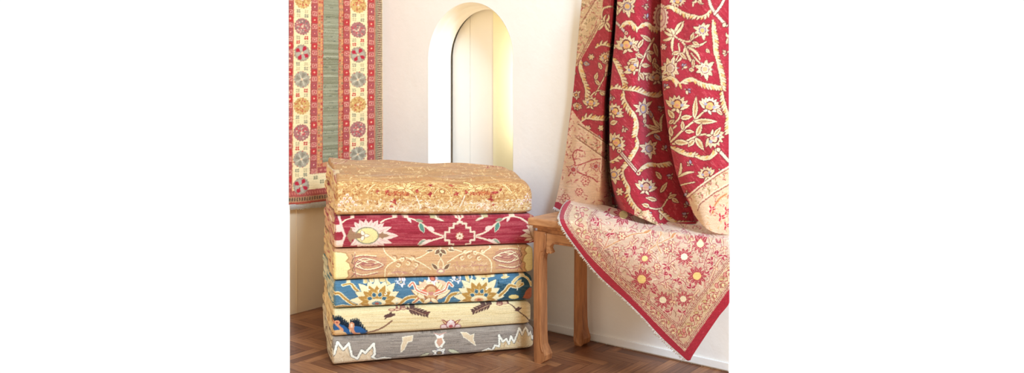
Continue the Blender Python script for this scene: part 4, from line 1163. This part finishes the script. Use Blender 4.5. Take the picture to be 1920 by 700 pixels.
    spray(c, (1264, 67), [-2.2, -1.3, -.75, 2.5, 1.9, 3.3, -1.75], [20, 30, 32, 22, 30, 20, 14], CREAM, 5.2, .25)
    V([(1264, 67), (1276, 76), (1285, 86), (1291, 100)], 3); spray(c, (1285, 86), [.1, .45, 1.35, 1.75], [40, 38, 44, 34], CREAM, 5, .3)
    V([(1272, 73), (1290, 78), (1304, 70), (1314, 62)], 2.6); flower(c, (1317, 57), 13, 8, CREAM, GOLD, OUT, BLUEG); leaf(c, (1296, 76), -1.3, 14, 6, CREAM, OUT, TAN); leaf(c, (1298, 78), .5, 14, 6, CREAM, OUT)
    V([(1272, 82), (1274, 98), (1268, 112), (1260, 120)], 2.4); flower(c, (1257, 128), 16, 10, CREAM, (206, 170, 140), OUT, PALE, 1.1); leaf(c, (1274, 98), 2.9, 14, 6, CREAM, OUT); leaf(c, (1274, 98), .8, 18, 6, CREAM, OUT, TAN)
    V([(1296, 100), (1306, 112), (1314, 120)], 2.4); flower(c, (1322, 130), 15, 7, CREAM, (222, 170, 120), OUT, PALE); leaf(c, (1300, 110), 1.6, 18, 5, CREAM, OUT); leaf(c, (1292, 130), .2, 9, 6, CREAM, OUT); leaf(c, (1324, 92), .9, 9, 5, CREAM, OUT)
    scallop(c, [(1244, 150), (1256, 144), (1266, 148), (1275, 156), (1286, 149), (1298, 147), (1308, 152), (1322, 157), (1338, 160), (1352, 163)], 1, 3, 8)
    palmette(c, (1268, 204), -1.35, 21, CREAM, GOLD, BLUEG); palmette(c, (1328, 206), -1.2, 20, (236, 214, 180), GOLD, BLUEG, OUT, 9); leaf(c, (1344, 205), .8, 14, 6, CREAM, OUT)
    V([(1258, 266), (1270, 254), (1284, 241), (1300, 228), (1318, 211)], 3.6); V([(1262, 270), (1280, 268), (1294, 261), (1310, 254), (1324, 252)], 3.4); V([(1264, 232), (1273, 222), (1277, 210)], 3); V([(1256, 262), (1258, 246), (1268, 236)], 3)
    palmette(c, (1334, 254), .9, 20, CREAM, (222, 190, 150), BLUEG); leaf(c, (1338, 256), -.9, 20, 7, CREAM, OUT, TAN)
    for p, a, l, wd in (((1302, 224), -1.5, 40, 8), ((1276, 222), -.15, 20, 8), ((1300, 228), 0.0, 40, 9), ((1306, 256), -1.2, 24, 8), ((1264, 222), -2.2, 18, 8), ((1280, 244), -1.6, 16, 6), ((1284, 246), .1, 16, 6), ((1304, 258), 1.0, 26, 9), ((1302, 262), 2.3, 16, 8), ((1264, 266), .1, 26, 9), ((1254, 232), -.6, 12, 6), ((1259, 256), -1.7, 18, 7)):
        leaf(c, p, a, l, wd, CREAM, OUT, TAN)
    scallop(c, [(1258, 276), (1270, 284), (1286, 291), (1304, 294)], -1, 3.4, 7); scallop(c, [(1304, 293), (1318, 299), (1332, 297), (1344, 287)], -1, 3.4, 7)
    c.line([(1347, 281), (1366, 302)], 8, OUT); c.line([(1347, 281), (1366, 302)], 5.6, (224, 202, 172)); c.ell(1347, 281, 5.2, 5.2, OUT); c.ell(1347, 281, 3.8, 3.8, CREAM)
    spray(c, (1272, 332), [-1.2, -.5], [26, 30], CREAM, 5, .2); palmette(c, (1326, 332), -1.9, 16, CREAM, (220, 170, 120)); V([(1276, 348), (1290, 344), (1302, 342)], 2.4)
    # ---- small sprigs scattered over the ground that is still bare
    rg = np.random.default_rng(70); n_ = 0
    red = (np.abs(c.im - np.array(RD) / 255).max(2) < .2)
    for _ in range(5000):
        x, y = rg.uniform(1072, 1362), rg.uniform(-30, 425)
        i, j = int((x - c.x0) * c.S), int((y - c.y0) * c.S); k = int(8.5 * c.S)
        if not red[max(0, j - k):j + k, max(0, i - k):i + k].all(): continue
        a = rg.uniform(0, 6.3)
        if rg.random() < .35: F0(c, (x, y), 5.2, 6, [CREAM, PALE, (206, 176, 150)][n_ % 3], [GOLD, PINK][n_ % 2], OUT)
        else:
            c.line([(x - 6 * math.cos(a), y - 6 * math.sin(a)), (x, y)], 3.2, OUT); c.line([(x - 6 * math.cos(a), y - 6 * math.sin(a)), (x, y)], 1.6, CREAM)
            for d in (-.8, 0, .8): L0(c, (x - 2 * math.cos(a), y - 2 * math.sin(a)), a + d, 8.5, 4.2, [CREAM, (206, 170, 134), BLUEG][(n_ + (d > 0)) % 3], OUT)
        red[max(0, j - k):j + k, max(0, i - k):i + k] = False; n_ += 1
    # ---- pale border on the left width
    P1 = [(1070, -80), (1134, -80), (1131, 0), (1126, 44), (1118, 62), (1083, 123), (1060, 130)]
    c.poly(P1, (214, 182, 142)); scribble(c, P1, 520, [(176, 80, 80), (150, 124, 84), (236, 212, 176), (190, 110, 100)], (3, 8), (.9, 1.6), 81)
    for off in (0, 3.2): c.line([(1122 - off, 46), (1083 - off, 120)], 1.3, (150, 84, 70))
    c.line([(1117, -2), (1090, 44)], 1.4, (150, 84, 70)); c.line([(1121, -2), (1093, 46)], 1.2, (236, 212, 176))
    P2 = [(1072, 206), (1092, 232), (1106, 244), (1140, 268), (1150, 420), (1020, 420), (1030, 380), (1056, 300)]
    c.poly(P2, BG)
    scribble(c, [(1086, 234), (1100, 240), (1140, 268), (1140, 300), (1080, 258)], 150, [(150, 120, 84), (186, 90, 80), (216, 190, 140)], (3, 8), (.9, 1.7), 82)
    scribble(c, P2, 420, [(190, 100, 98), (236, 206, 180), (206, 150, 130), (176, 84, 84)], (4, 10), (.8, 1.3), 83, .7)
    for a, b in (((1084, 233), (1140, 270)), ((1080, 258), (1136, 298))):
        c.line([a, b], 2.2, (150, 96, 74)); c.line([(a[0], a[1] + 2.6), (b[0], b[1] + 2.6)], 1.2, (240, 216, 180))
    c.line(smooth([(1066, 330), (1078, 310), (1074, 292), (1080, 282), (1092, 283)]), 2.2, LN); c.line(smooth([(1078, 312), (1096, 306), (1112, 300), (1126, 298)]), 2, LN); c.line(smooth([(1072, 316), (1090, 326), (1110, 334), (1120, 342)]), 2, LN)
    for p, r in ((1075, 318), 8), ((1098, 340), 6), ((1117, 312), 7), ((1060, 372), 6), ((1086, 360), 5): flower(c, p, r, 6, (232, 190, 160), (184, 80, 80), LN)
    P2b = [(1060, 130), (1083, 123), (1092, 160), (1076, 205), (1064, 210)]
    # end band of that width
    E = [(1034, 378), (1047, 379), (1062, 388), (1064, 404), (1036, 396)]
    c.poly(E, (176, 44, 62))
    scribble(c, [(1058, 250), (1076, 206), (1070, 300), (1056, 310)], 60, [LN, (240, 214, 186)], (3, 7), (.9, 1.4), 84)
    # ---- border at the foot of the middle and right widths
    P3 = [(1190, 394), (1204, 396), (1216, 394), (1238, 424), (1240, 436), (1186, 432)]
    c.poly(P3, (222, 188, 146)); scribble(c, P3, 130, [(176, 80, 80), (150, 124, 84), (240, 214, 180)], (3, 8), (.9, 1.7), 85)
    P4 = [(1390, 300), (1367, 311), (1344, 325), (1313, 347), (1288, 367), (1300, 400), (1330, 445), (1390, 460)]
    c.poly(P4, (224, 186, 150))
    scribble(c, [(1390, 304), (1367, 314), (1313, 350), (1290, 370), (1308, 388), (1340, 362), (1390, 334)], 260, [(186, 150, 100), (176, 84, 80), (240, 216, 178), (150, 124, 84)], (3, 8), (1, 1.7), 86)
    for d in (0, 4): c.line([(1390, 301 + d), (1367, 312 + d), (1344, 326 + d), (1313, 348 + d), (1288, 369 + d)], 1.5 if d else 2.4, (240, 214, 178) if not d else (150, 76, 70))
    for d in (0, 3.5): c.line([(1390, 330 + d), (1367, 343 + d), (1338, 360 + d), (1312, 380 + d), (1308, 392 + d)], 1.6, (150, 76, 70) if d else (240, 214, 178))
    scribble(c, [(1390, 345), (1340, 366), (1314, 388), (1330, 440), (1390, 450)], 130, [(190, 96, 90), (240, 206, 170), (226, 160, 110)], (4, 10), (.9, 1.5), 87, .8)
    c.line(smooth([(1336, 400), (1340, 386), (1350, 372), (1362, 364)]), 3.6, (226, 160, 100)); c.line(smooth([(1336, 400), (1340, 386), (1350, 372), (1362, 364)]), 1, (170, 80, 70))
    for p in ((1352, 408), (1363, 396), (1334, 392), (1362, 424)): spray(c, p, [.3, -.8, 2.2, -2.2], 8, (190, 60, 70), 3, .3, (232, 190, 160))
    return c

FE = [(1066, 374), (1056, 386), (1050, 400), (1049, 413), (1058, 432), (1081, 465), (1102, 491), (1121, 515), (1145, 539), (1173, 563), (1204, 594), (1241, 634), (1289, 678)]
SEr = [(1289, 678), (1310, 645), (1335, 611), (1367, 566), (1400, 520)]
def offset(pts, d):
    P = np.array(pts, float); T = np.gradient(P, axis=0); T /= np.hypot(T[:, 0], T[:, 1])[:, None]
    return P + d * np.stack([T[:, 1], -T[:, 0]], 1)

def paint_corner():
    BG, LN, RED_ = (218, 182, 152), (168, 62, 68), (176, 40, 54)
    c = Canvas(1030, 340, 1400, 700, 2.2, BG)
    streaks(c, 2400, [(240, 212, 180), (214, 168, 138), (236, 204, 172), (220, 180, 130)], 12, 1, 91, .9, .5)
    full = [(1030, 340), (1400, 340), (1400, 700), (1030, 700)]
    scribble(c, [(1100, 395), (1390, 430), (1390, 500), (1275, 612), (1140, 500), (1090, 430)], 560, [(196, 120, 116), (206, 150, 130), (238, 212, 184), (190, 150, 110), (170, 100, 100)], (4, 11), (.8, 1.3), 92, .9)
    scribble(c, [(1100, 395), (1390, 430), (1390, 500), (1275, 612), (1140, 500), (1090, 430)], 640, [(186, 88, 92), (150, 96, 76), (196, 104, 98), (240, 216, 186), (180, 76, 84)], (6, 18), (.9, 1.4), 192, 1.3)
    def arab(pts, lobes=1):
        q = smooth(pts); c.line(q, 4.6, (176, 84, 84)); c.line(q, 2.6, (238, 206, 164))
        for k in range(3, len(q) - 2, 5):
            a = math.atan2(q[k + 1][1] - q[k][1], q[k + 1][0] - q[k][0])
            for sd in (-1, 1): leaf(c, q[k], a + sd * .9, 8, 4.4, (234, 196, 150) if k % 2 else (214, 190, 150), (170, 70, 76), None, .9)
    for pts in ([(1112, 402), (1126, 424), (1120, 446), (1132, 464)], [(1150, 500), (1160, 474), (1180, 462), (1196, 448)], [(1210, 420), (1222, 446), (1216, 470), (1230, 486)], [(1236, 530), (1256, 540), (1262, 560), (1256, 590)],
                [(1256, 440), (1262, 466), (1256, 490), (1266, 506)], [(1290, 440), (1296, 462), (1290, 490), (1300, 500)], [(1330, 450), (1340, 470), (1336, 494)], [(1178, 536), (1196, 548), (1214, 542)], [(1310, 545), (1290, 570), (1276, 600)],
                [(1352, 450), (1358, 476), (1344, 496), (1330, 530)], [(1190, 500), (1206, 504), (1226, 512), (1240, 508)], [(1262, 530), (1280, 520), (1292, 530)]): arab(pts)
    # field flowers
    def sun(x, y, r, core=(244, 214, 140), n=11):
        for k in range(n):
            a = k * 2 * math.pi / n; leaf(c, (x + .3 * r * math.cos(a), y + .3 * r * math.sin(a)), a, r, .42 * r, (170, 46, 56), (236, 200, 170), None, .8)
        for k in range(n):
            a = k * 2 * math.pi / n; c.seg((x + .5 * r * math.cos(a), y + .5 * r * math.sin(a)), (x + 1.05 * r * math.cos(a), y + 1.05 * r * math.sin(a)), 1.5, .8, (222, 150, 140))
        c.ell(x, y, .62 * r, .6 * r, (176, 60, 70)); c.ell(x, y, .52 * r, .5 * r, core)
    def stem(pts, col=LN, w=1.6):
        q = smooth(pts); c.line(q, w + 2.2, (238, 208, 176)); c.line(q, w, col)
    stem([(1130, 468), (1160, 452), (1186, 440), (1220, 436)], (206, 140, 90), 2.2); stem([(1128, 476), (1140, 450), (1150, 430)], (196, 110, 84)); stem([(1200, 500), (1216, 470), (1246, 452), (1276, 440)], (206, 140, 90), 2)
    stem([(1250, 540), (1246, 510), (1262, 490), (1300, 470)]); stem([(1214, 560), (1222, 540), (1240, 530), (1260, 520)]); stem([(1290, 545), (1284, 530), (1270, 520)]); stem([(1150, 470), (1160, 500), (1176, 486)]); stem([(1186, 520), (1176, 504), (1156, 498)])
    stem([(1330, 470), (1320, 500), (1330, 520)]); stem([(1240, 440), (1232, 456), (1240, 476)], (206, 140, 90))
    for a in ((1110, 438, 7), (1166, 443, 7), (1155, 470, 6), (1170, 486, 5), (1250, 470, 6), (1232, 500, 6), (1330, 490, 5)): flower(c, a[:2], a[2], 6, (236, 204, 160), (190, 90, 80), LN)
    sun(1169, 403, 16); sun(1203, 524, 16, (246, 208, 128)); sun(1307, 518, 15, (246, 208, 128)); sun(1209, 485, 11); sun(1283, 482, 13, (250, 232, 196)); sun(1243, 563, 13, (250, 234, 196)); sun(1281, 561, 12, (250, 234, 196)); sun(1313, 458, 13, (250, 226, 170))
    for x, y in ((1122, 416), (1141, 398), (1143, 437), (1179, 476), (1190, 470), (1253, 514), (1250, 500), (1270, 530), (1231, 537), (1222, 548), (1278, 586), (1256, 584), (1238, 588), (1330, 508), (1334, 490), (1296, 540), (1192, 545), (1110, 408), (1345, 470), (1356, 480)):
        spray(c, (x, y), list(np.random.default_rng(int(x * 7 + y)).uniform(0, 6.3, 4)), 9, (176, 46, 68), 3.2, .5, (236, 200, 170))
    # side border (towards the right-hand edge)
    so = lambda d: [tuple(p) for p in offset(SEr, d)]
    fo = lambda d: [tuple(p) for p in offset(FE, d)]
    # offsets: positive lies inside the rug
    band_s = so(-52) ; 
    def region(a, b): return a + b[::-1]
    # border of the side
    sd, fd = -1, 1
    S_in, S_out = [(1273, 614), (1310, 563), (1357, 502), (1400, 446)], [(1284, 653), (1311, 613), (1350, 559), (1400, 490)]
    F_in = [(1120, 394), (1105, 412), (1108, 434), (1128, 474), (1147, 503), (1173, 528), (1204, 556), (1238, 584), (1273, 614)]
    F_out = [(1072, 384), (1065, 400), (1064, 414), (1073, 432), (1096, 464), (1116, 488), (1160, 532), (1190, 560), (1218, 588), (1252, 622), (1284, 653)]
    rg_f = region([(x - 6, y) for x, y in F_in], F_out); rg_s = region(S_in, S_out)
    for r_, sd_ in ((rg_f, 93), (rg_s, 94)):
        c.poly(r_, (222, 188, 148)); scribble(c, r_, 620, [(178, 74, 74), (170, 136, 90), (240, 218, 180), (196, 112, 100), (206, 160, 110)], (3, 9), (1.0, 1.8), sd_, 1.5)
    for A_, B_, off in ((F_in, F_out, -3), (S_in, S_out, 0)):
        qa, qb = np.array(smooth(A_, 12)), np.array(smooth(B_, 12)); ta, tb = np.linspace(0, 1, len(qa)), np.linspace(0, 1, len(qb)); tt = np.linspace(0, 1, 220)
        mid = np.stack([.5 * (np.interp(tt, ta, qa[:, k]) + np.interp(tt, tb, qb[:, k])) for k in (0, 1)], 1)
        L_ = np.concatenate([[0], np.cumsum(np.hypot(*np.diff(mid, axis=0).T))]); T_ = np.gradient(mid, axis=0); T_ /= np.hypot(T_[:, 0], T_[:, 1])[:, None]
        nn = np.stack([-T_[:, 1], T_[:, 0]], 1)
        wv = mid + nn * (5.5 * np.sin(L_ / 26 * 2 * math.pi))[:, None]
        c.line([tuple(p) for p in wv], 3.6, (240, 214, 172)); c.line([tuple(p) for p in wv], 1.4, (170, 64, 68))
        for s_ in np.arange(4, L_[-1], 6.5):
            p = [np.interp(s_, L_, mid[:, k]) for k in (0, 1)]; n_ = [np.interp(s_, L_, nn[:, k]) for k in (0, 1)]
            sg = -1 if math.sin(s_ / 26 * 2 * math.pi) > 0 else 1
            a = math.atan2(n_[1], n_[0])
            kk = int(s_ / 6.5)
            leaf(c, (p[0] + sg * n_[0] * 1, p[1] + sg * n_[1] * 1), a + (0 if sg > 0 else math.pi) + (.6 if kk % 2 else -.6), 9, 5, [(214, 186, 128), (226, 150, 130), (190, 168, 120), (240, 214, 160)][kk % 4], (172, 66, 70), None, 1.0)
    for P in (F_in, S_in, F_out, S_out):
        q = smooth(P, 5)
        c.line(q, 5.2, (240, 216, 176)); c.line(q, 1.4, (156, 60, 62))
        for s in (-2.4, 2.4):
            o = [tuple(p) for p in offset(q, s)]; c.line(o, 1.0, (160, 76, 70))
    # red outer band
    red_f = [(1074, 372), (1066, 386), (1059, 400), (1058, 412), (1067, 430), (1090, 462), (1112, 488), (1160, 536), (1188, 563), (1216, 592), (1250, 627), (1284, 660)]
    c.poly(smooth(red_f, 4) + [(p[0] - 8, p[1] + 8) for p in smooth(FE, 4)[::-1]], RED_)
    red_s = [(1284, 660), (1311, 620), (1350, 566), (1400, 497)]
    c.poly(red_s + [(1420, 520), (1400, 600), (1300, 700), (1270, 690)], RED_)
    m = c.clip; c.clip = c.mask_poly(red_s + [(1420, 520), (1400, 600), (1300, 700), (1270, 690)]); streaks(c, 2500, [(206, 84, 100), (160, 20, 46)], 6, .9, 95, -.9, .4); c.clip = m
    return c

def pchip(x, y, xq):
    """shape-preserving interpolation along axis 0"""
    h = np.diff(x)[:, None]; y2 = y.reshape(len(x), -1); dl = np.diff(y2, axis=0) / h
    m = np.zeros_like(y2)
    a, b = dl[:-1], dl[1:]
    with np.errstate(divide='ignore', invalid='ignore'):
        w1, w2 = 2 * h[1:] + h[:-1], h[1:] + 2 * h[:-1]
        hm = (w1 + w2) / (w1 / a + w2 / b)
    m[1:-1] = np.where(a * b > 0, hm, 0); m[0], m[-1] = dl[0], dl[-1]
    k = np.clip(np.searchsorted(x, xq, side='right') - 1, 0, len(x) - 2)
    t = ((xq - x[k]) / h[k, 0])[:, None]; hh = h[k]
    r = (2 * t ** 3 - 3 * t ** 2 + 1) * y2[k] + (t ** 3 - 2 * t ** 2 + t) * hh * m[k] + (-2 * t ** 3 + 3 * t ** 2) * y2[k + 1] + (t ** 3 - t ** 2) * hh * m[k + 1]
    return r.reshape((len(xq),) + y.shape[1:])

def cubic(x, y, xq):
    """smooth (Catmull-Rom) interpolation along axis 0"""
    y2 = y.reshape(len(x), -1); m = np.gradient(y2, x, axis=0); h = np.diff(x)
    k = np.clip(np.searchsorted(x, xq, side='right') - 1, 0, len(x) - 2)
    t = ((xq - x[k]) / h[k])[:, None]; hh = h[k][:, None]
    r = (2 * t ** 3 - 3 * t ** 2 + 1) * y2[k] + (t ** 3 - 2 * t ** 2 + t) * hh * m[k] + (-2 * t ** 3 + 3 * t ** 2) * y2[k + 1] + (t ** 3 - t ** 2) * hh * m[k + 1]
    return r.reshape((len(xq),) + y.shape[1:])

def lift(px, py, o):
    x = (px - CX) / F; Y = (NW - o) / (Nv[0] * x + Nv[1])
    return np.stack([x * Y, Y, HC - (py - HY) * Y / F], -1)

def clear_bench(P, gap=.009, mu=.020):
    """cloth lying over the bench rests on its top"""
    d = (P[..., :2] - B0)
    u, v = d @ Rv, d @ Nv
    over = np.clip((u + mu) / .006, 0, 1) * np.clip((v + .024) / .008, 0, 1)
    low = np.maximum(P[..., 2], BTOP + gap)
    P[..., 2] = np.where((over > 0) & (P[..., 2] > .3), P[..., 2] + (low - P[..., 2]) * over, P[..., 2])
    return P

def fringe_mesh(edge, outward, L, jit, w=.0016, step=.0042):
    edge = np.asarray(edge); dl = np.linalg.norm(np.diff(edge, axis=0), axis=1); S = np.concatenate([[0], np.cumsum(dl)])
    V, Fc = [], []; rg = np.random.default_rng(77)
    for s in np.arange(0, S[-1], step):
        p = np.array([np.interp(s, S, edge[:, k]) for k in range(3)]); n = np.array([np.interp(s, S, outward[:, k]) for k in range(3)])
        t = np.array([np.interp(s + .003, S, edge[:, k]) for k in range(3)]) - p; t /= np.linalg.norm(t) + 1e-9
        b = np.cross(n, t); b /= np.linalg.norm(b) + 1e-9
        l = L * rg.uniform(.65, 1.25); d = n + t * rg.normal(0, .35) + b * rg.normal(0, .15); d /= np.linalg.norm(d)
        i = len(V)
        for q, s_ in ((p - n * .002, 1.0), (p + d * l * .55, .9), (p + d * l + np.array([0, 0, -.002]), .35)):
            for a_, c_ in ((-1, -1), (1, -1), (1, 1), (-1, 1)): V.append(q + s_ * w * (a_ * t + c_ * b))
        for k in (0, 4):
            for j in range(4): Fc.append((i + k + j, i + k + (j + 1) % 4, i + k + 4 + (j + 1) % 4, i + k + 4 + j))
        Fc.append((i + 8, i + 9, i + 10, i + 11))
    return np.array(V), np.array(Fc)

def build_drape():
    G = [  # guide lines of the hanging folds, top to bottom: (column, row, distance from the wall)
        [(1096, -55, .050), (1085, 60, .050), (1075, 170, .050), (1066, 240, .052), (1057, 305, .06), (1048, 350, .07), (1039, 389, .085)],
        [(1108, -55, .072), (1101, 60, .078), (1089, 170, .070), (1075, 240, .062), (1063, 305, .07), (1057, 350, .08), (1050, 395, .095)],
        [(1126, -55, .110), (1117, 60, .115), (1101, 170, .112), (1086, 240, .112), (1075, 305, .112), (1068, 350, .11), (1060, 399, .11)],
        [(1140, -55, .135), (1132, 60, .140), (1117, 170, .140), (1108, 240, .135), (1100, 305, .13), (1095, 350, .13), (1085, 388, .12)],
        [(1152, -55, .160), (1145, 60, .165), (1133, 170, .175), (1130, 240, .180), (1127, 305, .185), (1124, 350, .175), (1120, 385, .14)],
        [(1156, -55, .016), (1151, 60, .016), (1140, 170, .016), (1139, 240, .016), (1140, 305, .018), (1145, 350, .022), (1152, 392, .04)],
        [(1160, -55, .120), (1153, 60, .120), (1143, 170, .120), (1142, 240, .120), (1143, 305, .14), (1150, 350, .16), (1166, 394, .18)],
        [(1163, -55, .200), (1155, 60, .212), (1146, 170, .222), (1145, 240, .230), (1147, 305, .24), (1155, 352, .25), (1174, 397, .255)],
        [(1190, -55, .236), (1188, 60, .248), (1182, 170, .258), (1182, 240, .266), (1185, 305, .272), (1192, 355, .276), (1208, 412, .27)],
        [(1218, -55, .190), (1218, 60, .185), (1220, 170, .170), (1222, 240, .165), (1228, 305, .170), (1235, 360, .185), (1252, 427, .210)],
        [(1240, -55, .140), (1246, 60, .090), (1252, 170, .070), (1262, 240, .060), (1274, 305, .07), (1290, 360, .09), (1305, 430, .13)],
        [(1240, -55, .190), (1242, 60, .160), (1248, 170, .160), (1257, 240, .165), (1268, 305, .18), (1283, 345, .19), (1307, 396, .20)],
        [(1242, -55, .215), (1238, 60, .222), (1243, 170, .240), (1252, 240, .252), (1262, 300, .262), (1275, 345, .27), (1300, 400, .28)],
        [(1262, -55, .242), (1260, 60, .258), (1266, 170, .280), (1275, 240, .292), (1285, 305, .302), (1300, 360, .31), (1326, 430, .308)],
        [(1310, -55, .240), (1310, 60, .250), (1312, 170, .272), (1318, 240, .284), (1325, 305, .296), (1333, 370, .302), (1348, 439, .300)],
        [(1366.5, -55, .18), (1366.5, 60, .19), (1366.5, 170, .220), (1366.5, 240, .240), (1366.5, 305, .258), (1366.5, 375, .27), (1366.5, 441, .278)],
    ]
    G = np.array(G)                                # guides x knots x 3
    nv = 470
    Gv = np.stack([cubic(np.arange(7.0), g, np.linspace(0, 6, nv)) for g in G])     # guides x nv x 3
    P = lift(Gv[..., 0], Gv[..., 1], Gv[..., 2])
    seg = np.linalg.norm(np.diff(P, axis=0), axis=2).mean(1)
    u = np.concatenate([[0], np.cumsum(seg)])
    uq = np.concatenate([np.linspace(u[k], u[k + 1], max(5, int(seg[k] / .0016)), endpoint=False) for k in range(len(seg))] + [[u[-1]]])
    S = pchip(u, Gv, uq).transpose(1, 0, 2)         # nv x nu x 3
    # small soft undulations of a heavy cloth
    S[..., 2] += .0035 * np.sin(S[..., 0] / 13 + S[..., 1] / 60) + .002 * np.sin(S[..., 0] / 7 - S[..., 1] / 37)
    S[..., 0] = np.minimum(S[..., 0], XR); S[..., 2] = np.maximum(S[..., 2], .014)
    P = clear_bench(lift(S[..., 0], S[..., 1], S[..., 2]), .011)
    c1 = paint_drape()
    C1 = c1.sample(S[..., 0], S[..., 1], .5, 1.5)
    # the corner of the rug that spills over the bench
    D = [
        [(1070, 370, .06), (1130, 384, .13), (1232, 412, .19), (1366.5, 430, .235)],
        [(1066, 374, .10), (1120, 394, .19), (1232, 424, .24), (1366.5, 440, .275)],
        [(1056, 386, .18), (1118, 396, .25), (1233, 428, .285), (1366.5, 446, .305)],
        [(1050, 400, .26), (1118, 404, .31), (1234, 434, .325), (1366.5, 453, .335)],
        [(1049, 413, .345), (1120, 420, .356), (1236, 448, .360), (1366.5, 466, .366)],
        [(1058, 432, .366), (1130, 448, .376), (1240, 472, .380), (1366.5, 492, .38)],
        [(1081, 465, .368), (1156, 482, .388), (1256, 502, .392), (1366.5, 518, .386)],
        [(1121, 515, .368), (1190, 526, .388), (1280, 538, .394), (1366.5, 546, .386)],
        [(1173, 563, .367), (1232, 565, .380), (1300, 566, .388), (1366.5, 567, .384)],
        [(1204, 594, .367), (1250, 595, .376), (1300, 595, .382), (1346, 596, .380)],
        [(1241, 634, .366), (1267, 634.5, .370), (1294, 635, .374), (1319, 635, .374)],
        [(1286, 675, .366), (1288, 676, .366), (1290, 677, .367), (1291.5, 676, .368)],
    ]
    D = np.array(D); nvD, nuD = 330, 300
    Dv = cubic(np.arange(float(len(D))), D, np.linspace(0, len(D) - 1, nvD))
    Dv[:, 3] = pchip(np.arange(float(len(D))), D[:, 3], np.linspace(0, len(D) - 1, nvD))
    Du = cubic(np.array([0, .22, .6, 1.0]), Dv.transpose(1, 0, 2), np.linspace(0, 1, nuD)).transpose(1, 0, 2)
    Du[..., 2] += .004 * np.sin(Du[..., 0] / 26 + Du[..., 1] / 90) * np.clip((Du[..., 1] - 430) / 60, 0, 1)
    Du[..., 0] = np.minimum(Du[..., 0], XR)
    PD = clear_bench(lift(Du[..., 0], Du[..., 1], Du[..., 2]), .009)
    c2 = paint_corner()
    C2 = c2.sample(Du[..., 0], Du[..., 1], .5, 1.4)
    n1 = P.shape[0] * P.shape[1]
    V = np.concatenate([P.reshape(-1, 3), PD.reshape(-1, 3)])
    Fc = np.concatenate([grid_faces(*P.shape[:2], 0, True), grid_faces(nvD, nuD, n1, True)])
    cols = np.concatenate([C1.reshape(-1, 3), C2.reshape(-1, 3)])
    uv = np.concatenate([S[..., :2].reshape(-1, 2), Du[..., :2].reshape(-1, 2)]) / 100
    base = (float(PD[nvD // 2, nuD // 2, 0]), float(PD[nvD // 2, nuD // 2, 1]), float(V[:, 2].min()))
    root = thing('draped_rug', base, '', 'rug')
    root['label'] = 'large red floral rug hanging in folds onto the bench, its beige corner pointing down'
    m = rug_mat('draped_rug_wool', -.9, 6, 55, .13, .14)
    p = mesh_obj('pile', V, Fc, m, root, cols, uv)
    s = p.modifiers.new('thickness', 'SOLIDIFY'); s.thickness = .006; s.offset = -1
    # white cotton fringe along the end of the corner and of the left fold
    e = PD[6:, 0]; inn = PD[6:, 6]; out = e - inn; out /= np.linalg.norm(out, axis=1)[:, None] + 1e-9
    out[:, 2] -= .25; out /= np.linalg.norm(out, axis=1)[:, None]
    v1, f1 = fringe_mesh(e, out, .0085, .3, .0013, .0026)
    k2 = int(np.searchsorted(uq, u[2])) + 2
    e2 = P[-1, :k2]; out2 = P[-1, :k2] - P[-8, :k2]; out2 /= np.linalg.norm(out2, axis=1)[:, None] + 1e-9
    v2, f2 = fringe_mesh(e2, out2, .009, .3, .0013, .0026)
    v2 = clear_bench(v2, .004, .030)
    for v_, f_ in ((v1, f1), (v2, f2)):
        mesh_obj('fringe', v_, f_, M_FRINGE, root)['label'] = 'short white cotton fringe'
build_drape()
